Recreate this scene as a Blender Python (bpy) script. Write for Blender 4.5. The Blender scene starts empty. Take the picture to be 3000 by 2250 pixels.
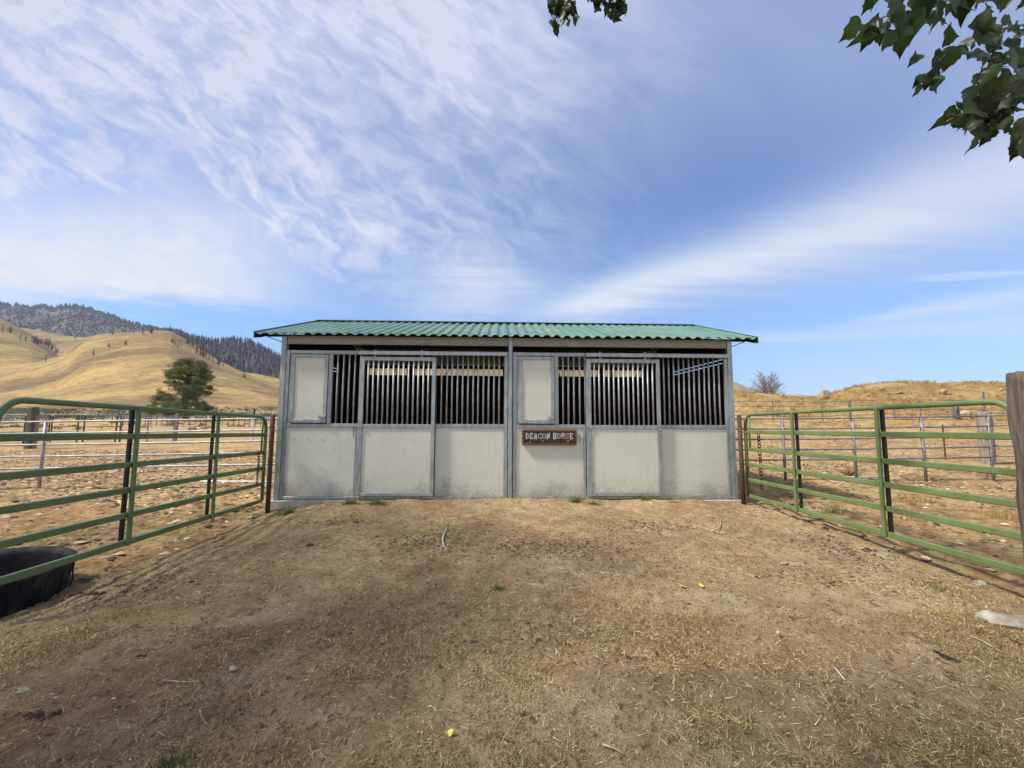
import bpy, math, random
import numpy as np
from mathutils import Matrix, Vector

# ------------------------------------------------------------------ camera, sky, sun, exposure
S = bpy.context.scene
COL = S.collection
random.seed(7)
RNG = np.random.default_rng(11)
F_PX, YAW, PITCH, ROLL = 1144.3, -.0307, .0848, .0049
CAM = np.array([-.1706, -6.3505, 1.3074])
_c, _s = math.cos(YAW), math.sin(YAW)
_r0 = np.array([_c, _s, 0.0])
FWD = np.array([-_s * math.cos(PITCH), _c * math.cos(PITCH), math.sin(PITCH)])
_u0 = np.cross(_r0, FWD)
RT = math.cos(ROLL) * _r0 + math.sin(ROLL) * _u0
UP = -math.sin(ROLL) * _r0 + math.cos(ROLL) * _u0
cd = bpy.data.cameras.new('camera')
cam = bpy.data.objects.new('camera', cd)
COL.objects.link(cam)
cd.sensor_width = 36.0
cd.lens = F_PX / 3000 * 36
cd.clip_start = .05
cd.clip_end = 20000
cam.matrix_world = Matrix(((RT[0], UP[0], -FWD[0], CAM[0]), (RT[1], UP[1], -FWD[1], CAM[1]),
                           (RT[2], UP[2], -FWD[2], CAM[2]), (0, 0, 0, 1)))
S.camera = cam

SUN_EL = math.radians(50)
SUN_AZ = math.radians(257)          # compass-like: direction towards the sun, measured from +y clockwise
sun_dir = np.array([math.sin(SUN_AZ) * math.cos(SUN_EL), math.cos(SUN_AZ) * math.cos(SUN_EL), math.sin(SUN_EL)])
sl = bpy.data.lights.new('sun', 'SUN')
sl.energy = 3.0
sl.angle = math.radians(5)
sl.color = (1.0, .93, .82)
so = bpy.data.objects.new('sun', sl)
COL.objects.link(so)
so.rotation_euler = Vector((-sun_dir[0], -sun_dir[1], -sun_dir[2])).to_track_quat('-Z', 'Y').to_euler()

S.view_settings.view_transform = 'Standard'
S.view_settings.look = 'None'
S.view_settings.exposure = 1.10
S.view_settings.gamma = 1.0
S.view_settings.use_curve_mapping = False
S.cycles.max_bounces = 8
S.cycles.transparent_max_bounces = 8
S.cycles.caustics_reflective = False
S.cycles.caustics_refractive = False


class X:
    """small expression builder over shader nodes"""
    def __init__(s, nt, sock): s.nt, s.k = nt, sock
    def _m(s, op, *a, clamp=False):
        n = s.nt.nodes.new('ShaderNodeMath'); n.operation = op; n.use_clamp = clamp
        for i, v in enumerate((s,) + a):
            if isinstance(v, X): s.nt.links.new(v.k, n.inputs[i])
            else: n.inputs[i].default_value = v
        return X(s.nt, n.outputs[0])
    def __add__(s, o): return s._m('ADD', o)
    __radd__ = __add__
    def __mul__(s, o): return s._m('MULTIPLY', o)
    __rmul__ = __mul__
    def __sub__(s, o): return s._m('SUBTRACT', o)
    def __rsub__(s, o): return (s * -1.0) + o
    def __truediv__(s, o): return s._m('DIVIDE', o)
    def max(s, o): return s._m('MAXIMUM', o)
    def min(s, o): return s._m('MINIMUM', o)
    def clamp(s): return s._m('ADD', 0.0, clamp=True)
    def abs(s): return s._m('ABSOLUTE')
    def gauss(s): return (s * s * -1.0)._m('EXPONENT') if False else X.exp(s * s * -1.0)
    @staticmethod
    def exp(v):
        n = v.nt.nodes.new('ShaderNodeMath'); n.operation = 'EXPONENT'
        v.nt.links.new(v.k, n.inputs[0]); return X(v.nt, n.outputs[0])
    def ss(s, a, b):
        n = s.nt.nodes.new('ShaderNodeMapRange'); n.interpolation_type = 'SMOOTHSTEP'
        s.nt.links.new(s.k, n.inputs[0])
        for i, v in ((1, a), (2, b)):
            if isinstance(v, X): s.nt.links.new(v.k, n.inputs[i])
            else: n.inputs[i].default_value = v
        return X(s.nt, n.outputs[0])


def vec(nt, x, y, z):
    n = nt.nodes.new('ShaderNodeCombineXYZ')
    for i, v in enumerate((x, y, z)):
        if isinstance(v, X): nt.links.new(v.k, n.inputs[i])
        else: n.inputs[i].default_value = v
    return n.outputs[0]


def noise(nt, v, scale, detail=4, rough=.55, dist=0.0):
    n = nt.nodes.new('ShaderNodeTexNoise')
    n.inputs['Scale'].default_value = scale
    n.inputs['Detail'].default_value = detail
    n.inputs['Roughness'].default_value = rough
    n.inputs['Distortion'].default_value = dist
    if v is not None: nt.links.new(v, n.inputs['Vector'])
    return X(nt, n.outputs[0])


def mixc(nt, f, a, b, mode='MIX'):
    n = nt.nodes.new('ShaderNodeMix'); n.data_type = 'RGBA'; n.blend_type = mode
    n.clamp_factor = True
    for i, v in ((0, f), (6, a), (7, b)):
        if isinstance(v, X): nt.links.new(v.k, n.inputs[i])
        elif isinstance(v, (float, int)): n.inputs[i].default_value = v
        elif isinstance(v, tuple): n.inputs[i].default_value = tuple(v) + (1.0,) * (4 - len(v))
        else: nt.links.new(v, n.inputs[i])
    return n.outputs[2]


# --- sky: Nishita with a procedural cloud layer, everything a function of direction only
W = bpy.data.worlds.new('World')
S.world = W
W.use_nodes = True
nt = W.node_tree
nt.nodes.clear()
out = nt.nodes.new('ShaderNodeOutputWorld')
bg = nt.nodes.new('ShaderNodeBackground')
bg.inputs[1].default_value = .095
nt.links.new(bg.outputs[0], out.inputs[0])
sky = nt.nodes.new('ShaderNodeTexSky')
sky.sky_type = 'NISHITA'
sky.sun_disc = False
sky.sun_elevation = SUN_EL
sky.sun_rotation = SUN_AZ
sky.altitude = 1400
sky.air_density = 1.0
sky.dust_density = .6
sky.ozone_density = 2.0
tc = nt.nodes.new('ShaderNodeTexCoord')
sp = nt.nodes.new('ShaderNodeSeparateXYZ')
nt.links.new(tc.outputs['Generated'], sp.inputs[0])
dx, dy, dz = (X(nt, sp.outputs[i]) for i in range(3))
ay = dy.abs().max(.12)
u = dx / ay            # bearing (tangent)
v = dz / ay            # height above the horizon (tangent)
zz = dz.max(.03) + .06
cp = vec(nt, dx / zz, dy / zz, 0.0)          # cloud-deck coordinates
dn = noise(nt, cp, .9, 3, .5)                # warps the edges
wu = u + (dn - .5) * .35
wv = v + (noise(nt, cp, 1.3, 4, .6) - .5) * .16
# rippled deck, stretched along one diagonal
_ca, _sa = math.cos(math.radians(38)), math.sin(math.radians(38))
ra_ = u * _ca - v * _sa + (dn - .5) * .25
rb_ = u * _sa + v * _ca + (noise(nt, cp, 1.7, 3, .5) - .5) * .22
rv = vec(nt, ra_ * .85, rb_ * 2.1, 0.0)
rip = noise(nt, rv, 9.0, 5, .62, .25)
rip2 = noise(nt, rv, 1.7, 5, .6, .3)
fine = noise(nt, rv, 30, 3, .6, .2)
rot2 = nt.nodes.new('ShaderNodeMapping')
rot2.inputs['Rotation'].default_value = (0, 0, math.radians(-62))
rot2.inputs['Scale'].default_value = (.55, 3.2, 1)
nt.links.new(cp, rot2.inputs[0])
wisp = noise(nt, rot2.outputs[0], 2.2, 6, .62, .6)
# left bright sheet (u<0, low)
edge_lo = wu * -.05 + .232                  # lower edge of the sheet
sheet = (wv.ss(edge_lo - .02, edge_lo + .05)) * (1.0 - wv.ss(.30, .90)) * (1.0 - wu.ss(-.85, -.22))
# altocumulus field upper left to upper centre
alto = v.ss(.20, .52) * (1.0 - wu.ss(-.60, .62)) 
altod = alto * (.20 + .70 * rip.ss(.32, .70) * (.45 + .55 * rip2.ss(.32, .60)) + .18 * rip2)
# blue gap above the roof
veil = v.ss(.50, 1.25) * (.22 + .55 * rip2)
veil2 = (v.ss(.50, 1.0)) * (1.0 - ((u - .05) / .75).abs().ss(0, 1)) * rip2.ss(.3, .7) * .45
# small patch over the ridge
patch = X.exp(((wu + .07) * 5.5) * ((wu + .07) * -5.5)) * X.exp(((wv - .33) * 11) * ((wv - .33) * -11)) * (.25 + 1.1 * wisp)


def streak(u0, v0, slope, w0, wg, u1, k):
    s = wu - u0
    t = v + (wisp - .5) * .05 - (v0 + 0.0) - s * slope
    w = s.max(0.0) * wg + w0
    return X.exp((t / w) * (t / w) * -1.0) * u.ss(u0 - .12, u0 + .12) * (.55 + .7 * wisp) * k


st1 = streak(.12, .270, .305, .040, .115, 2, 1.15)
st2 = streak(.98, .27, .16, .014, .05, 2, .85)
st3 = streak(.55, .205, .06, .012, .03, 2, .5)
st4 = streak(1.15, .385, .05, .008, .004, 2, .5)
low = (1.0 - v.ss(.03, .22)) * u.ss(.3, 1.1) * (.25 + .5 * wisp)
back = (1.0 - dy.ss(-.15, .05)) * (.25 + .5 * rip2)
dens = (sheet * (.72 + .26 * wisp + .16 * rip.ss(.35, .65))).max(altod)
dens = (dens + veil * .55 + veil2 + patch * .75 + low + back + st1 * .9 + st2 * .8 + st3 + st4 + alto * fine * .08).clamp()
skyc = mixc(nt, 1.0, sky.outputs[0], (.52, .74, .98), 'MULTIPLY')
skyc = mixc(nt, v.ss(.40, 1.1) * .65, skyc, (.95, 1.50, 3.1))
skyc = mixc(nt, (1.0 - v.ss(.02, .30)) * .65, skyc, (1.6, 2.75, 4.5))
cloudc = mixc(nt, (u + 1.3).ss(0, 2.4), (4.35, 4.45, 4.75), (3.6, 4.0, 4.65))
cloudc = mixc(nt, v.ss(.35, .8) * .85, cloudc, (3.2, 3.4, 4.35))
allc = mixc(nt, dens, skyc, cloudc)
nt.links.new(allc, bg.inputs[0])

# ------------------------------------------------------------------ helpers
def ray(px, py): return FWD + RT * (px - 1500) / F_PX - UP * (py - 1125) / F_PX
def at_y(px, py, y):
    d = ray(px, py); return CAM + d * (y - CAM[1]) / d[1]
def at_z(px, py, z):
    d = ray(px, py); return CAM + d * (z - CAM[2]) / d[2]


def tag(o, label=None, cat=None, group=None, kind=None):
    if label: o['label'] = label
    if cat: o['category'] = cat
    if group: o['group'] = group
    if kind: o['kind'] = kind
    return o


def thing(name, label, cat, loc=(0, 0, 0), group=None):
    o = bpy.data.objects.new(name, None)
    o.empty_display_size = .2
    COL.objects.link(o)
    o.location = [float(c) for c in loc]
    return tag(o, label, cat, group)


def copy_tree(o, parent=None):
    c = o.copy(); COL.objects.link(c); c.parent = parent
    for ch in list(o.children): copy_tree(ch, c)
    return c


class MB:
    def __init__(s): s.v = []; s.f = []
    def add(s, V, Fs):
        b = len(s.v)
        s.v += [tuple(p) for p in V]
        s.f += [tuple(i + b for i in f) for f in Fs]
        return s
    def box(s, a, b, bev=0.0):
        x0, y0, z0 = (min(a[i], b[i]) for i in range(3)); x1, y1, z1 = (max(a[i], b[i]) for i in range(3))
        if bev <= 0:
            return s.add([(x0,y0,z0),(x1,y0,z0),(x1,y1,z0),(x0,y1,z0),(x0,y0,z1),(x1,y0,z1),(x1,y1,z1),(x0,y1,z1)],
                         [(0,3,2,1),(4,5,6,7),(0,1,5,4),(1,2,6,5),(2,3,7,6),(3,0,4,7)])
        d = min(bev, (x1-x0)*.45, (y1-y0)*.45, (z1-z0)*.45)
        L = [np.array([x0,y0,z0]), np.array([x1,y1,z1])]
        V = []; idx = {}
        for cx in (0, 1):
            for cy in (0, 1):
                for cz in (0, 1):
                    c = np.array([L[cx][0], L[cy][1], L[cz][2]])
                    sg = np.array([1-2*cx, 1-2*cy, 1-2*cz])
                    for ax in range(3):
                        p = c + sg * d; p[ax] = c[ax]
                        idx[(cx,cy,cz,ax)] = len(V); V.append(tuple(p))
        Fs = []
        g = lambda c, ax: idx[tuple(c) + (ax,)]
        for ax in range(3):
            o1, o2 = (ax+1) % 3, (ax+2) % 3
            for e in (0, 1):
                q = []
                for (a1, a2) in ((0,0),(1,0),(1,1),(0,1)):
                    c = [0,0,0]; c[ax] = e; c[o1] = a1; c[o2] = a2; q.append(g(c, ax))
                Fs.append(q if e else q[::-1])
        for ax in range(3):
            o1, o2 = (ax+1) % 3, (ax+2) % 3
            for a1 in (0, 1):
                for a2 in (0, 1):
                    c0 = [0,0,0]; c1 = [0,0,0]
                    c0[ax] = 0; c1[ax] = 1
                    for c in (c0, c1): c[o1] = a1; c[o2] = a2
                    q = [g(c0, o1), g(c1, o1), g(c1, o2), g(c0, o2)]
                    Fs.append(q if (a1 == a2) == True and False else q)
        for cx in (0, 1):
            for cy in (0, 1):
                for cz in (0, 1):
                    Fs.append([idx[(cx,cy,cz,0)], idx[(cx,cy,cz,1)], idx[(cx,cy,cz,2)]])
        return s.add(V, Fs)
    def tube(s, P, r, n=10, cap=True):
        P = [np.array(p, float) for p in P]
        m = len(P)
        R = r if hasattr(r, '__len__') else [r] * m
        V = []; up = None
        for i in range(m):
            t = P[min(i+1, m-1)] - P[max(i-1, 0)]
            t = t / (np.linalg.norm(t) + 1e-12)
            if up is None:
                a = np.array([0, 0, 1.]) if abs(t[2]) < .9 else np.array([1., 0, 0])
                up = np.cross(t, a); up /= np.linalg.norm(up)
            else:
                up = up - t * (up @ t); up /= (np.linalg.norm(up) + 1e-12)
            w = np.cross(t, up)
            for k in range(n):
                a = 2*math.pi*k/n
                V.append(P[i] + (up*math.cos(a) + w*math.sin(a)) * R[i])
        Fs = [(i*n+k, i*n+(k+1) % n, (i+1)*n+(k+1) % n, (i+1)*n+k) for i in range(m-1) for k in range(n)]
        if cap:
            Fs.append(tuple(range(n))[::-1]); Fs.append(tuple((m-1)*n+k for k in range(n)))
        return s.add(V, Fs)
    def bar(s, a, b, w, h, up=(0, 0, 1), bev=.004):
        """rectangular section tube from a to b, h along up"""
        a = np.array(a, float); b = np.array(b, float)
        L = np.linalg.norm(b-a); t = (b-a)/L
        u_ = np.array(up, float); u_ = u_ - t*(u_@t); u_ /= np.linalg.norm(u_)
        w_ = np.cross(t, u_)
        q = MB().box((0, -w/2, -h/2), (L, w/2, h/2), bev)
        return s.add([a + t*p[0] + w_*p[1] + u_*p[2] for p in q.v], q.f)
    def build(s, name, mat, parent=None, smooth=False, label=None):
        return mesh(name, np.array(s.v), s.f, mat, parent, smooth, label)


def mesh(name, V, Fs, mat, parent=None, smooth=False, label=None, rnd=None):
    me = bpy.data.meshes.new(name)
    V = np.asarray(V, dtype=np.float64)
    if parent is not None:
        o = parent
        off = np.array(o.location)
        while o.parent is not None:
            o = o.parent; off = off + np.array(o.location)
        V = V - off
    if isinstance(Fs, np.ndarray):
        n, k = Fs.shape
        me.vertices.add(len(V)); me.vertices.foreach_set('co', V.astype(np.float32).ravel())
        me.loops.add(n*k); me.loops.foreach_set('vertex_index', Fs.astype(np.int32).ravel())
        me.polygons.add(n); me.polygons.foreach_set('loop_start', (np.arange(n)*k).astype(np.int32))
        me.polygons.foreach_set('loop_total', np.full(n, k, np.int32))
        me.update(calc_edges=True)
    else:
        me.from_pydata([tuple(p) for p in V], [], Fs)
    if len(me.polygons) and not isinstance(Fs, np.ndarray):
        import bmesh
        bm = bmesh.new(); bm.from_mesh(me); bmesh.ops.recalc_face_normals(bm, faces=bm.faces); bm.to_mesh(me); bm.free()
    if smooth: me.shade_smooth()
    if rnd is not None:
        a = me.attributes.new('rnd', 'FLOAT', 'FACE'); a.data.foreach_set('value', rnd.astype(np.float32))
    if mat: me.materials.append(mat)
    ob = bpy.data.objects.new(name, me)
    COL.objects.link(ob)
    if parent is not None: ob.parent = parent
    if label: ob['label'] = label
    return ob


# numpy value noise
def _h(i, j, k=0):
    n = (i.astype(np.int64)*374761393 + j.astype(np.int64)*668265263 + k*2147483647) & 0xffffffff
    n = (n ^ (n >> 13)) * 1274126177 & 0xffffffff
    return ((n ^ (n >> 16)) & 0xffff) / 65535.0
def vn(x, y, k=0):
    i = np.floor(x); j = np.floor(y); fx = x-i; fy = y-j
    fx = fx*fx*(3-2*fx); fy = fy*fy*(3-2*fy)
    a = _h(i, j, k); b = _h(i+1, j, k); c = _h(i, j+1, k); d = _h(i+1, j+1, k)
    return (a*(1-fx)+b*fx)*(1-fy) + (c*(1-fx)+d*fx)*fy - .5
def fbm(x, y, o=4, k=0):
    x = np.asarray(x, float); y = np.asarray(y, float)
    r = 0; a = 1.0
    for q in range(o):
        r = r + a*vn(x*(2**q)+q*17.3, y*(2**q)-q*9.1, k+q); a *= .5
    return r
def hoof(x, y, c=.42, k=70):
    """scattered hoof dents with a raised lip"""
    r = 0
    for q in range(2):
        xx = x/c + q*.37; yy = y/c + q*.61
        i = np.floor(xx); j = np.floor(yy)
        cx = i + .3 + .4*_h(i, j, k+q); cy = j + .3 + .4*_h(i, j, k+5+q); on = _h(i, j, k+9+q) > .45
        d = np.hypot((xx-cx)*c, (yy-cy)*c*.85)
        r = r + on*(-.022*np.exp(-(d/.045)**4) + .009*np.exp(-((d-.07)/.022)**2))
    return r
def sst(a, b, x):
    t = np.clip((np.asarray(x, float)-a)/(b-a), 0, 1); return t*t*(3-2*t)


# ------------------------------------------------------------------ materials
def mat(name, base=None, rough=.8, metal=0.0, spec=None):
    m = bpy.data.materials.new(name); m.use_nodes = True
    t = m.node_tree; p = t.nodes['Principled BSDF']
    if base: p.inputs['Base Color'].default_value = tuple(base) + (1,)
    p.inputs['Roughness'].default_value = rough
    p.inputs['Metallic'].default_value = metal
    if spec is not None: p.inputs['Specular IOR Level'].default_value = spec
    return m, t, p
def objco(t):
    n = t.nodes.new('ShaderNodeTexCoord'); return n.outputs['Object']
def geopos(t):
    n = t.nodes.new('ShaderNodeNewGeometry'); return n.outputs['Position']
def bump(t, p, h, strength=.3, dist=.01):
    b = t.nodes.new('ShaderNodeBump'); b.inputs['Strength'].default_value = strength; b.inputs['Distance'].default_value = dist
    t.links.new(h.k, b.inputs['Height']); t.links.new(b.outputs[0], p.inputs['Normal'])
def attr(t, name):
    n = t.nodes.new('ShaderNodeAttribute'); n.attribute_name = name; return X(t, n.outputs['Fac'])
def sepz(t, v):
    n = t.nodes.new('ShaderNodeSeparateXYZ'); t.links.new(v, n.inputs[0]); return [X(t, n.outputs[i]) for i in range(3)]
def mp(t, v, sc, rotz=0):
    n = t.nodes.new('ShaderNodeMapping'); n.inputs['Scale'].default_value = sc; n.inputs['Rotation'].default_value = (0, 0, rotz)
    t.links.new(v, n.inputs[0]); return n.outputs[0]
def ramp(t, f, stops):
    n = t.nodes.new('ShaderNodeValToRGB'); e = n.color_ramp.elements
    while len(e) < len(stops): e.new(.5)
    for q, (pos, c) in zip(e, stops): q.position = pos; q.color = tuple(c)+(1,)
    t.links.new(f.k, n.inputs[0]); return n.outputs[0]


def simple_noise_mat(name, a, b, rough=.8, metal=0.0, sc=6, stretch=(1, 1, 1), bs=.15, bd=.004, det=5, lo=.35, hi=.65):
    m, t, p = mat(name, None, rough, metal)
    v = mp(t, geopos(t), stretch)
    n = noise(t, v, sc, det, .6)
    t.links.new(mixc(t, n.ss(lo, hi), a, b), p.inputs['Base Color'])
    bump(t, p, n, bs, bd)
    return m, t, p


M = {}
m, t, p = mat('galvanised_steel', None, .42, .55)
P_ = geopos(t)
n1 = noise(t, mp(t, P_, (1, 1, .35)), 14, 5, .65); n2 = noise(t, P_, 70, 3, .6)
t.links.new(mixc(t, (n1*.75+n2*.3).ss(.38, .66), (.29, .33, .335), (.46, .50, .51)), p.inputs['Base Color'])
t.links.new((n1*.3+.30).k, p.inputs['Roughness'])
bump(t, p, n2, .06, .002)
M['galv'] = m
m, t, p = mat('bright_galvanised_pipe', None, .50, .30)
n1 = noise(t, geopos(t), 9, 5, .65)
t.links.new(mixc(t, n1.ss(.35, .65), (.33, .34, .345), (.50, .515, .53)), p.inputs['Base Color'])
M['pipe'] = m
M['rail'] = simple_noise_mat('galvanised_rail', (.24, .24, .25), (.38, .38, .40), .5, .3, 8)[0]
m, t, p = mat('stall_panel', None, .55, 0)
P_ = geopos(t); x_, y_, z_ = sepz(t, P_)
fine_ = noise(t, P_, 75, 4, .7, .4); big_ = noise(t, P_, 2.6, 4, .6)
splash = fine_ + (big_ - .5) * .40 - (z_ - .05) * .46
dm = splash.ss(.43, .53) * .62
wide = (noise(t, P_, 1.7, 3, .5) - z_ * .8).ss(.05, .6) * .10
c = mixc(t, noise(t, P_, 1.2, 3, .5).ss(.3, .7), (.65, .67, .575), (.70, .715, .62))
c = mixc(t, wide, c, (.34, .30, .22)); c = mixc(t, dm, c, (.15, .125, .085))
scr = noise(t, mp(t, P_, (9, 9, .8)), 3, 2, .5)
c = mixc(t, scr.ss(.64, .70) * .30, c, (.62, .63, .58))
sc2 = noise(t, mp(t, P_, (2.2, 2.2, 2.2)), 4.5, 3, .6, 2.0)
c = mixc(t, (sc2.ss(.63, .645) - sc2.ss(.655, .67)).clamp() * .5, c, (.30, .29, .24))
drip = noise(t, mp(t, P_, (16, 16, .5)), 2, 3, .6)
c = mixc(t, drip.ss(.58, .72) * .16, c, (.33, .30, .22))
t.links.new(c, p.inputs['Base Color']); bump(t, p, big_, .25, .02)
M['panel'] = m
m, t, p = mat('green_roof_steel', None, .38, .0)
P_ = geopos(t)
n1 = noise(t, mp(t, P_, (6, .6, .6)), 3, 4, .6); n2 = noise(t, P_, 1.1, 3, .5)
c = mixc(t, n1.ss(.3, .7), (.072, .165, .118), (.115, .225, .165)); c = mixc(t, n2.ss(.45, .7) * .4, c, (.17, .275, .215))
t.links.new(c, p.inputs['Base Color']); t.links.new((n1*.25+.30).k, p.inputs['Roughness'])
M['roof'] = m
M['trim'] = simple_noise_mat('dark_green_trim', (.012, .05, .035), (.02, .075, .05), .4, 0, 5)[0]
m, t, p = mat('weathered_shaded_header', None, .7, .1)
P_ = geopos(t); n1 = noise(t, mp(t, P_, (.8, 1, 9)), 4, 5, .65); _, _, z_ = sepz(t, P_)
c = mixc(t, n1.ss(.3, .7), (.28, .285, .25), (.42, .425, .375)); c = mixc(t, (z_ + (n1-.5)*.08).ss(2.545, 2.61) * .45, c, (.15, .13, .10))  # eave's soft shadow painted in as darker brown towards the top edge
t.links.new(c, p.inputs['Base Color']); M['header'] = m
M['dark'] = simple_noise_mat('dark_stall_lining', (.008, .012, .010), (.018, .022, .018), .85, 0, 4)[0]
M['dirt_floor'] = simple_noise_mat('stall_bedding', (.06, .045, .03), (.12, .09, .06), .95, 0, 12, bs=.5, bd=.02)[0]  # dark dirt and bedding, the floor's own colour
m, t, p = mat('concrete', None, .9)
n1 = noise(t, geopos(t), 9, 6, .65)
t.links.new(mixc(t, n1.ss(.3, .7), (.36, .33, .29), (.52, .49, .44)), p.inputs['Base Color']); bump(t, p, n1, .4, .01)
M['conc'] = m


def paint(name, a, b, rust=.5):
    m, t, p = mat(name, None, .48, 0)
    P_ = geopos(t)
    n1 = noise(t, P_, 3.0, 4, .6); n2 = noise(t, P_, 45, 4, .7); n3 = noise(t, mp(t, P_, (1, 1, 1)), 11, 5, .7)
    c = mixc(t, n1.ss(.3, .7), a, b)
    c = mixc(t, n3.ss(.57, .66) * rust, c, (.12, .085, .045)); c = mixc(t, noise(t, P_, 26, 5, .75).ss(.62, .66) * rust * 1.4, c, (.13, .06, .03))
    c = mixc(t, n2.ss(.70, .74) * .6, c, (.45, .50, .36))
    t.links.new(c, p.inputs['Base Color']); t.links.new((n1*.3+.35).k, p.inputs['Roughness'])
    bump(t, p, n2, .05, .002)
    return m


M['gate_l'] = paint('green_gate_paint', (.095, .165, .065), (.135, .215, .095), .6)
M['gate_r'] = paint('sunlit_green_gate_paint', (.108, .165, .058), (.152, .215, .082), .55)  # left gate's paint with the sunlit side's yellower tone mixed in
M['gate_shade'] = paint('shaded_channel_green', (.004, .012, .010), (.008, .02, .016), .1)  # near-black stands for shade inside the rear stiles' open channel
M['panel_green'] = paint('dark_green_pen_paint', (.02, .05, .03), (.04, .075, .045), .4)
M['rust'] = simple_noise_mat('rusty_iron', (.055, .028, .022), (.11, .055, .04), .75, .2, 18)[0]
M['rust_grey'] = simple_noise_mat('grey_brown_steel', (.16, .15, .15), (.27, .26, .27), .6, .3, 10)[0]
m, t, p = mat('weathered_timber', None, .9)
P_ = geopos(t); n1 = noise(t, mp(t, P_, (9, 9, .55)), 5, 6, .7); n2 = noise(t, P_, 7, 4, .6)
ck = noise(t, mp(t, P_, (14, 14, .7)), 3.2, 2, .5, .6)
c = mixc(t, n1.ss(.3, .7), (.060, .048, .038), (.185, .155, .125)); c = mixc(t, ck.ss(.60, .66), c, (.02, .016, .012))
c = mixc(t, n2.ss(.55, .75) * .35, c, (.22, .20, .17))
t.links.new(c, p.inputs['Base Color']); bump(t, p, (n1 + ck * -1.2), .7, .02)
M['timber'] = m
m, t, p = mat('pale_log', None, .9)
n1 = noise(t, mp(t, geopos(t), (7, 7, .5)), 4, 5, .7)
t.links.new(mixc(t, n1.ss(.3, .7), (.12, .10, .08), (.32, .285, .235)), p.inputs['Base Color']); bump(t, p, n1, .5, .02)
M['log'] = m
M['pole_white'] = simple_noise_mat('white_pipe', (.55, .53, .50), (.72, .70, .68), .5, 0, 8)[0]
m, t, p = mat('black_rubber', None, .75, 0, .2)
n1 = noise(t, geopos(t), 7, 5, .6); n2 = noise(t, geopos(t), 40, 3, .6)
c = mixc(t, n1.ss(.35, .7), (.010, .011, .013), (.034, .036, .038)); c = mixc(t, n1.ss(.50, .75)*.35, c, (.12, .10, .08))
t.links.new(c, p.inputs['Base Color']); bump(t, p, n1 + n2*.2, .5, .02)
M['rubber'] = m
m, t, p = mat('sign_wood', None, .6)
n1 = noise(t, mp(t, geopos(t), (1.2, 6, 26)), 4, 5, .7, .4)
t.links.new(mixc(t, n1.ss(.32, .68), (.022, .010, .006), (.12, .062, .035)), p.inputs['Base Color']); bump(t, p, n1, .8, .004)
M['sign_board'] = m
m, t, p = mat('sign_frame_wood', None, .55)
n1 = noise(t, mp(t, geopos(t), (1.5, 6, 6)), 9, 5, .7, .4)
t.links.new(mixc(t, n1.ss(.3, .7), (.085, .038, .020), (.19, .100, .052)), p.inputs['Base Color']); bump(t, p, n1, .5, .004)
M['sign_frame'] = m
M['white_letter'] = simple_noise_mat('white_lettering', (.48, .46, .43), (.70, .68, .66), .6, 0, 60)[0]
M['bark'] = simple_noise_mat('bark', (.055, .042, .032), (.16, .13, .10), .95, 0, 9, (1, 1, .4), .8, .03)[0]
M['twig'] = simple_noise_mat('twig_bark', (.20, .15, .10), (.36, .30, .22), .85, 0, 30)[0]
M['burnt'] = simple_noise_mat('burnt_bark', (.035, .028, .028), (.12, .10, .095), .95, 0, 3)[0]
M['snag'] = simple_noise_mat('grey_dead_wood', (.13, .105, .11), (.30, .25, .25), .95, 0, 3)[0]


def rnd_mat(name, stops, rough=.85, trans=None, two=None, mixpos=None):
    m, t, p = mat(name, None, rough)
    r = attr(t, 'rnd')
    c = ramp(t, r, stops)
    if two:
        g = t.nodes.new('ShaderNodeNewGeometry')
        c = mixc(t, X(t, g.outputs['Backfacing']), c, two)
    if two:
        c = mixc(t, noise(t, geopos(t), 55, 4, .7).ss(.35, .7)*.55, c, (.015, .035, .006))
    t.links.new(c, p.inputs['Base Color'])
    if trans:
        tr = t.nodes.new('ShaderNodeBsdfTranslucent'); t.links.new(c, tr.inputs[0])
        mx = t.nodes.new('ShaderNodeMixShader'); mx.inputs[0].default_value = trans
        t.links.new(p.outputs[0], mx.inputs[1]); t.links.new(tr.outputs[0], mx.inputs[2])
        t.links.new(mx.outputs[0], t.nodes['Material Output'].inputs[0])
    return m


M['leaf'] = rnd_mat('poplar_leaf', [(0, (.016, .040, .006)), (.6, (.036, .080, .010)), (1, (.08, .14, .018))], .42, .38, (.10, .14, .07))
M['needle'] = rnd_mat('pine_needles', [(0, (.05, .068, .022)), (.5, (.135, .160, .055)), (1, (.28, .30, .115))], .8)
M['straw'] = rnd_mat('straw', [(0, (.09, .050, .018)), (.35, (.24, .150, .052)), (.7, (.46, .32, .12)), (1, (.78, .64, .34))], .8)
M['turf'] = rnd_mat('dry_turf', [(0, (.10, .062, .024)), (.4, (.25, .165, .065)), (.8, (.44, .315, .14)), (1, (.66, .54, .30))], .85)
M['clod'] = rnd_mat('clods', [(0, (.035, .022, .014)), (.45, (.13, .085, .05)), (.75, (.28, .20, .12)), (1, (.58, .50, .36))], .95)
M['crumb'] = rnd_mat('manure_crumbs', [(0, (.03, .018, .012)), (.6, (.10, .062, .038)), (1, (.22, .15, .09))], .95)
M['dung'] = rnd_mat('trampled_dung', [(0, (.05, .03, .018)), (.5, (.15, .095, .055)), (.8, (.33, .23, .13)), (1, (.62, .52, .34))], .95)
M['pebble'] = rnd_mat('pebbles', [(0, (.12, .10, .085)), (.6, (.28, .24, .20)), (1, (.55, .50, .42))], .8)
M['grass'] = rnd_mat('green_grass', [(0, (.05, .085, .02)), (.6, (.12, .17, .045)), (1, (.30, .30, .12))], .7, .2)
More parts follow.
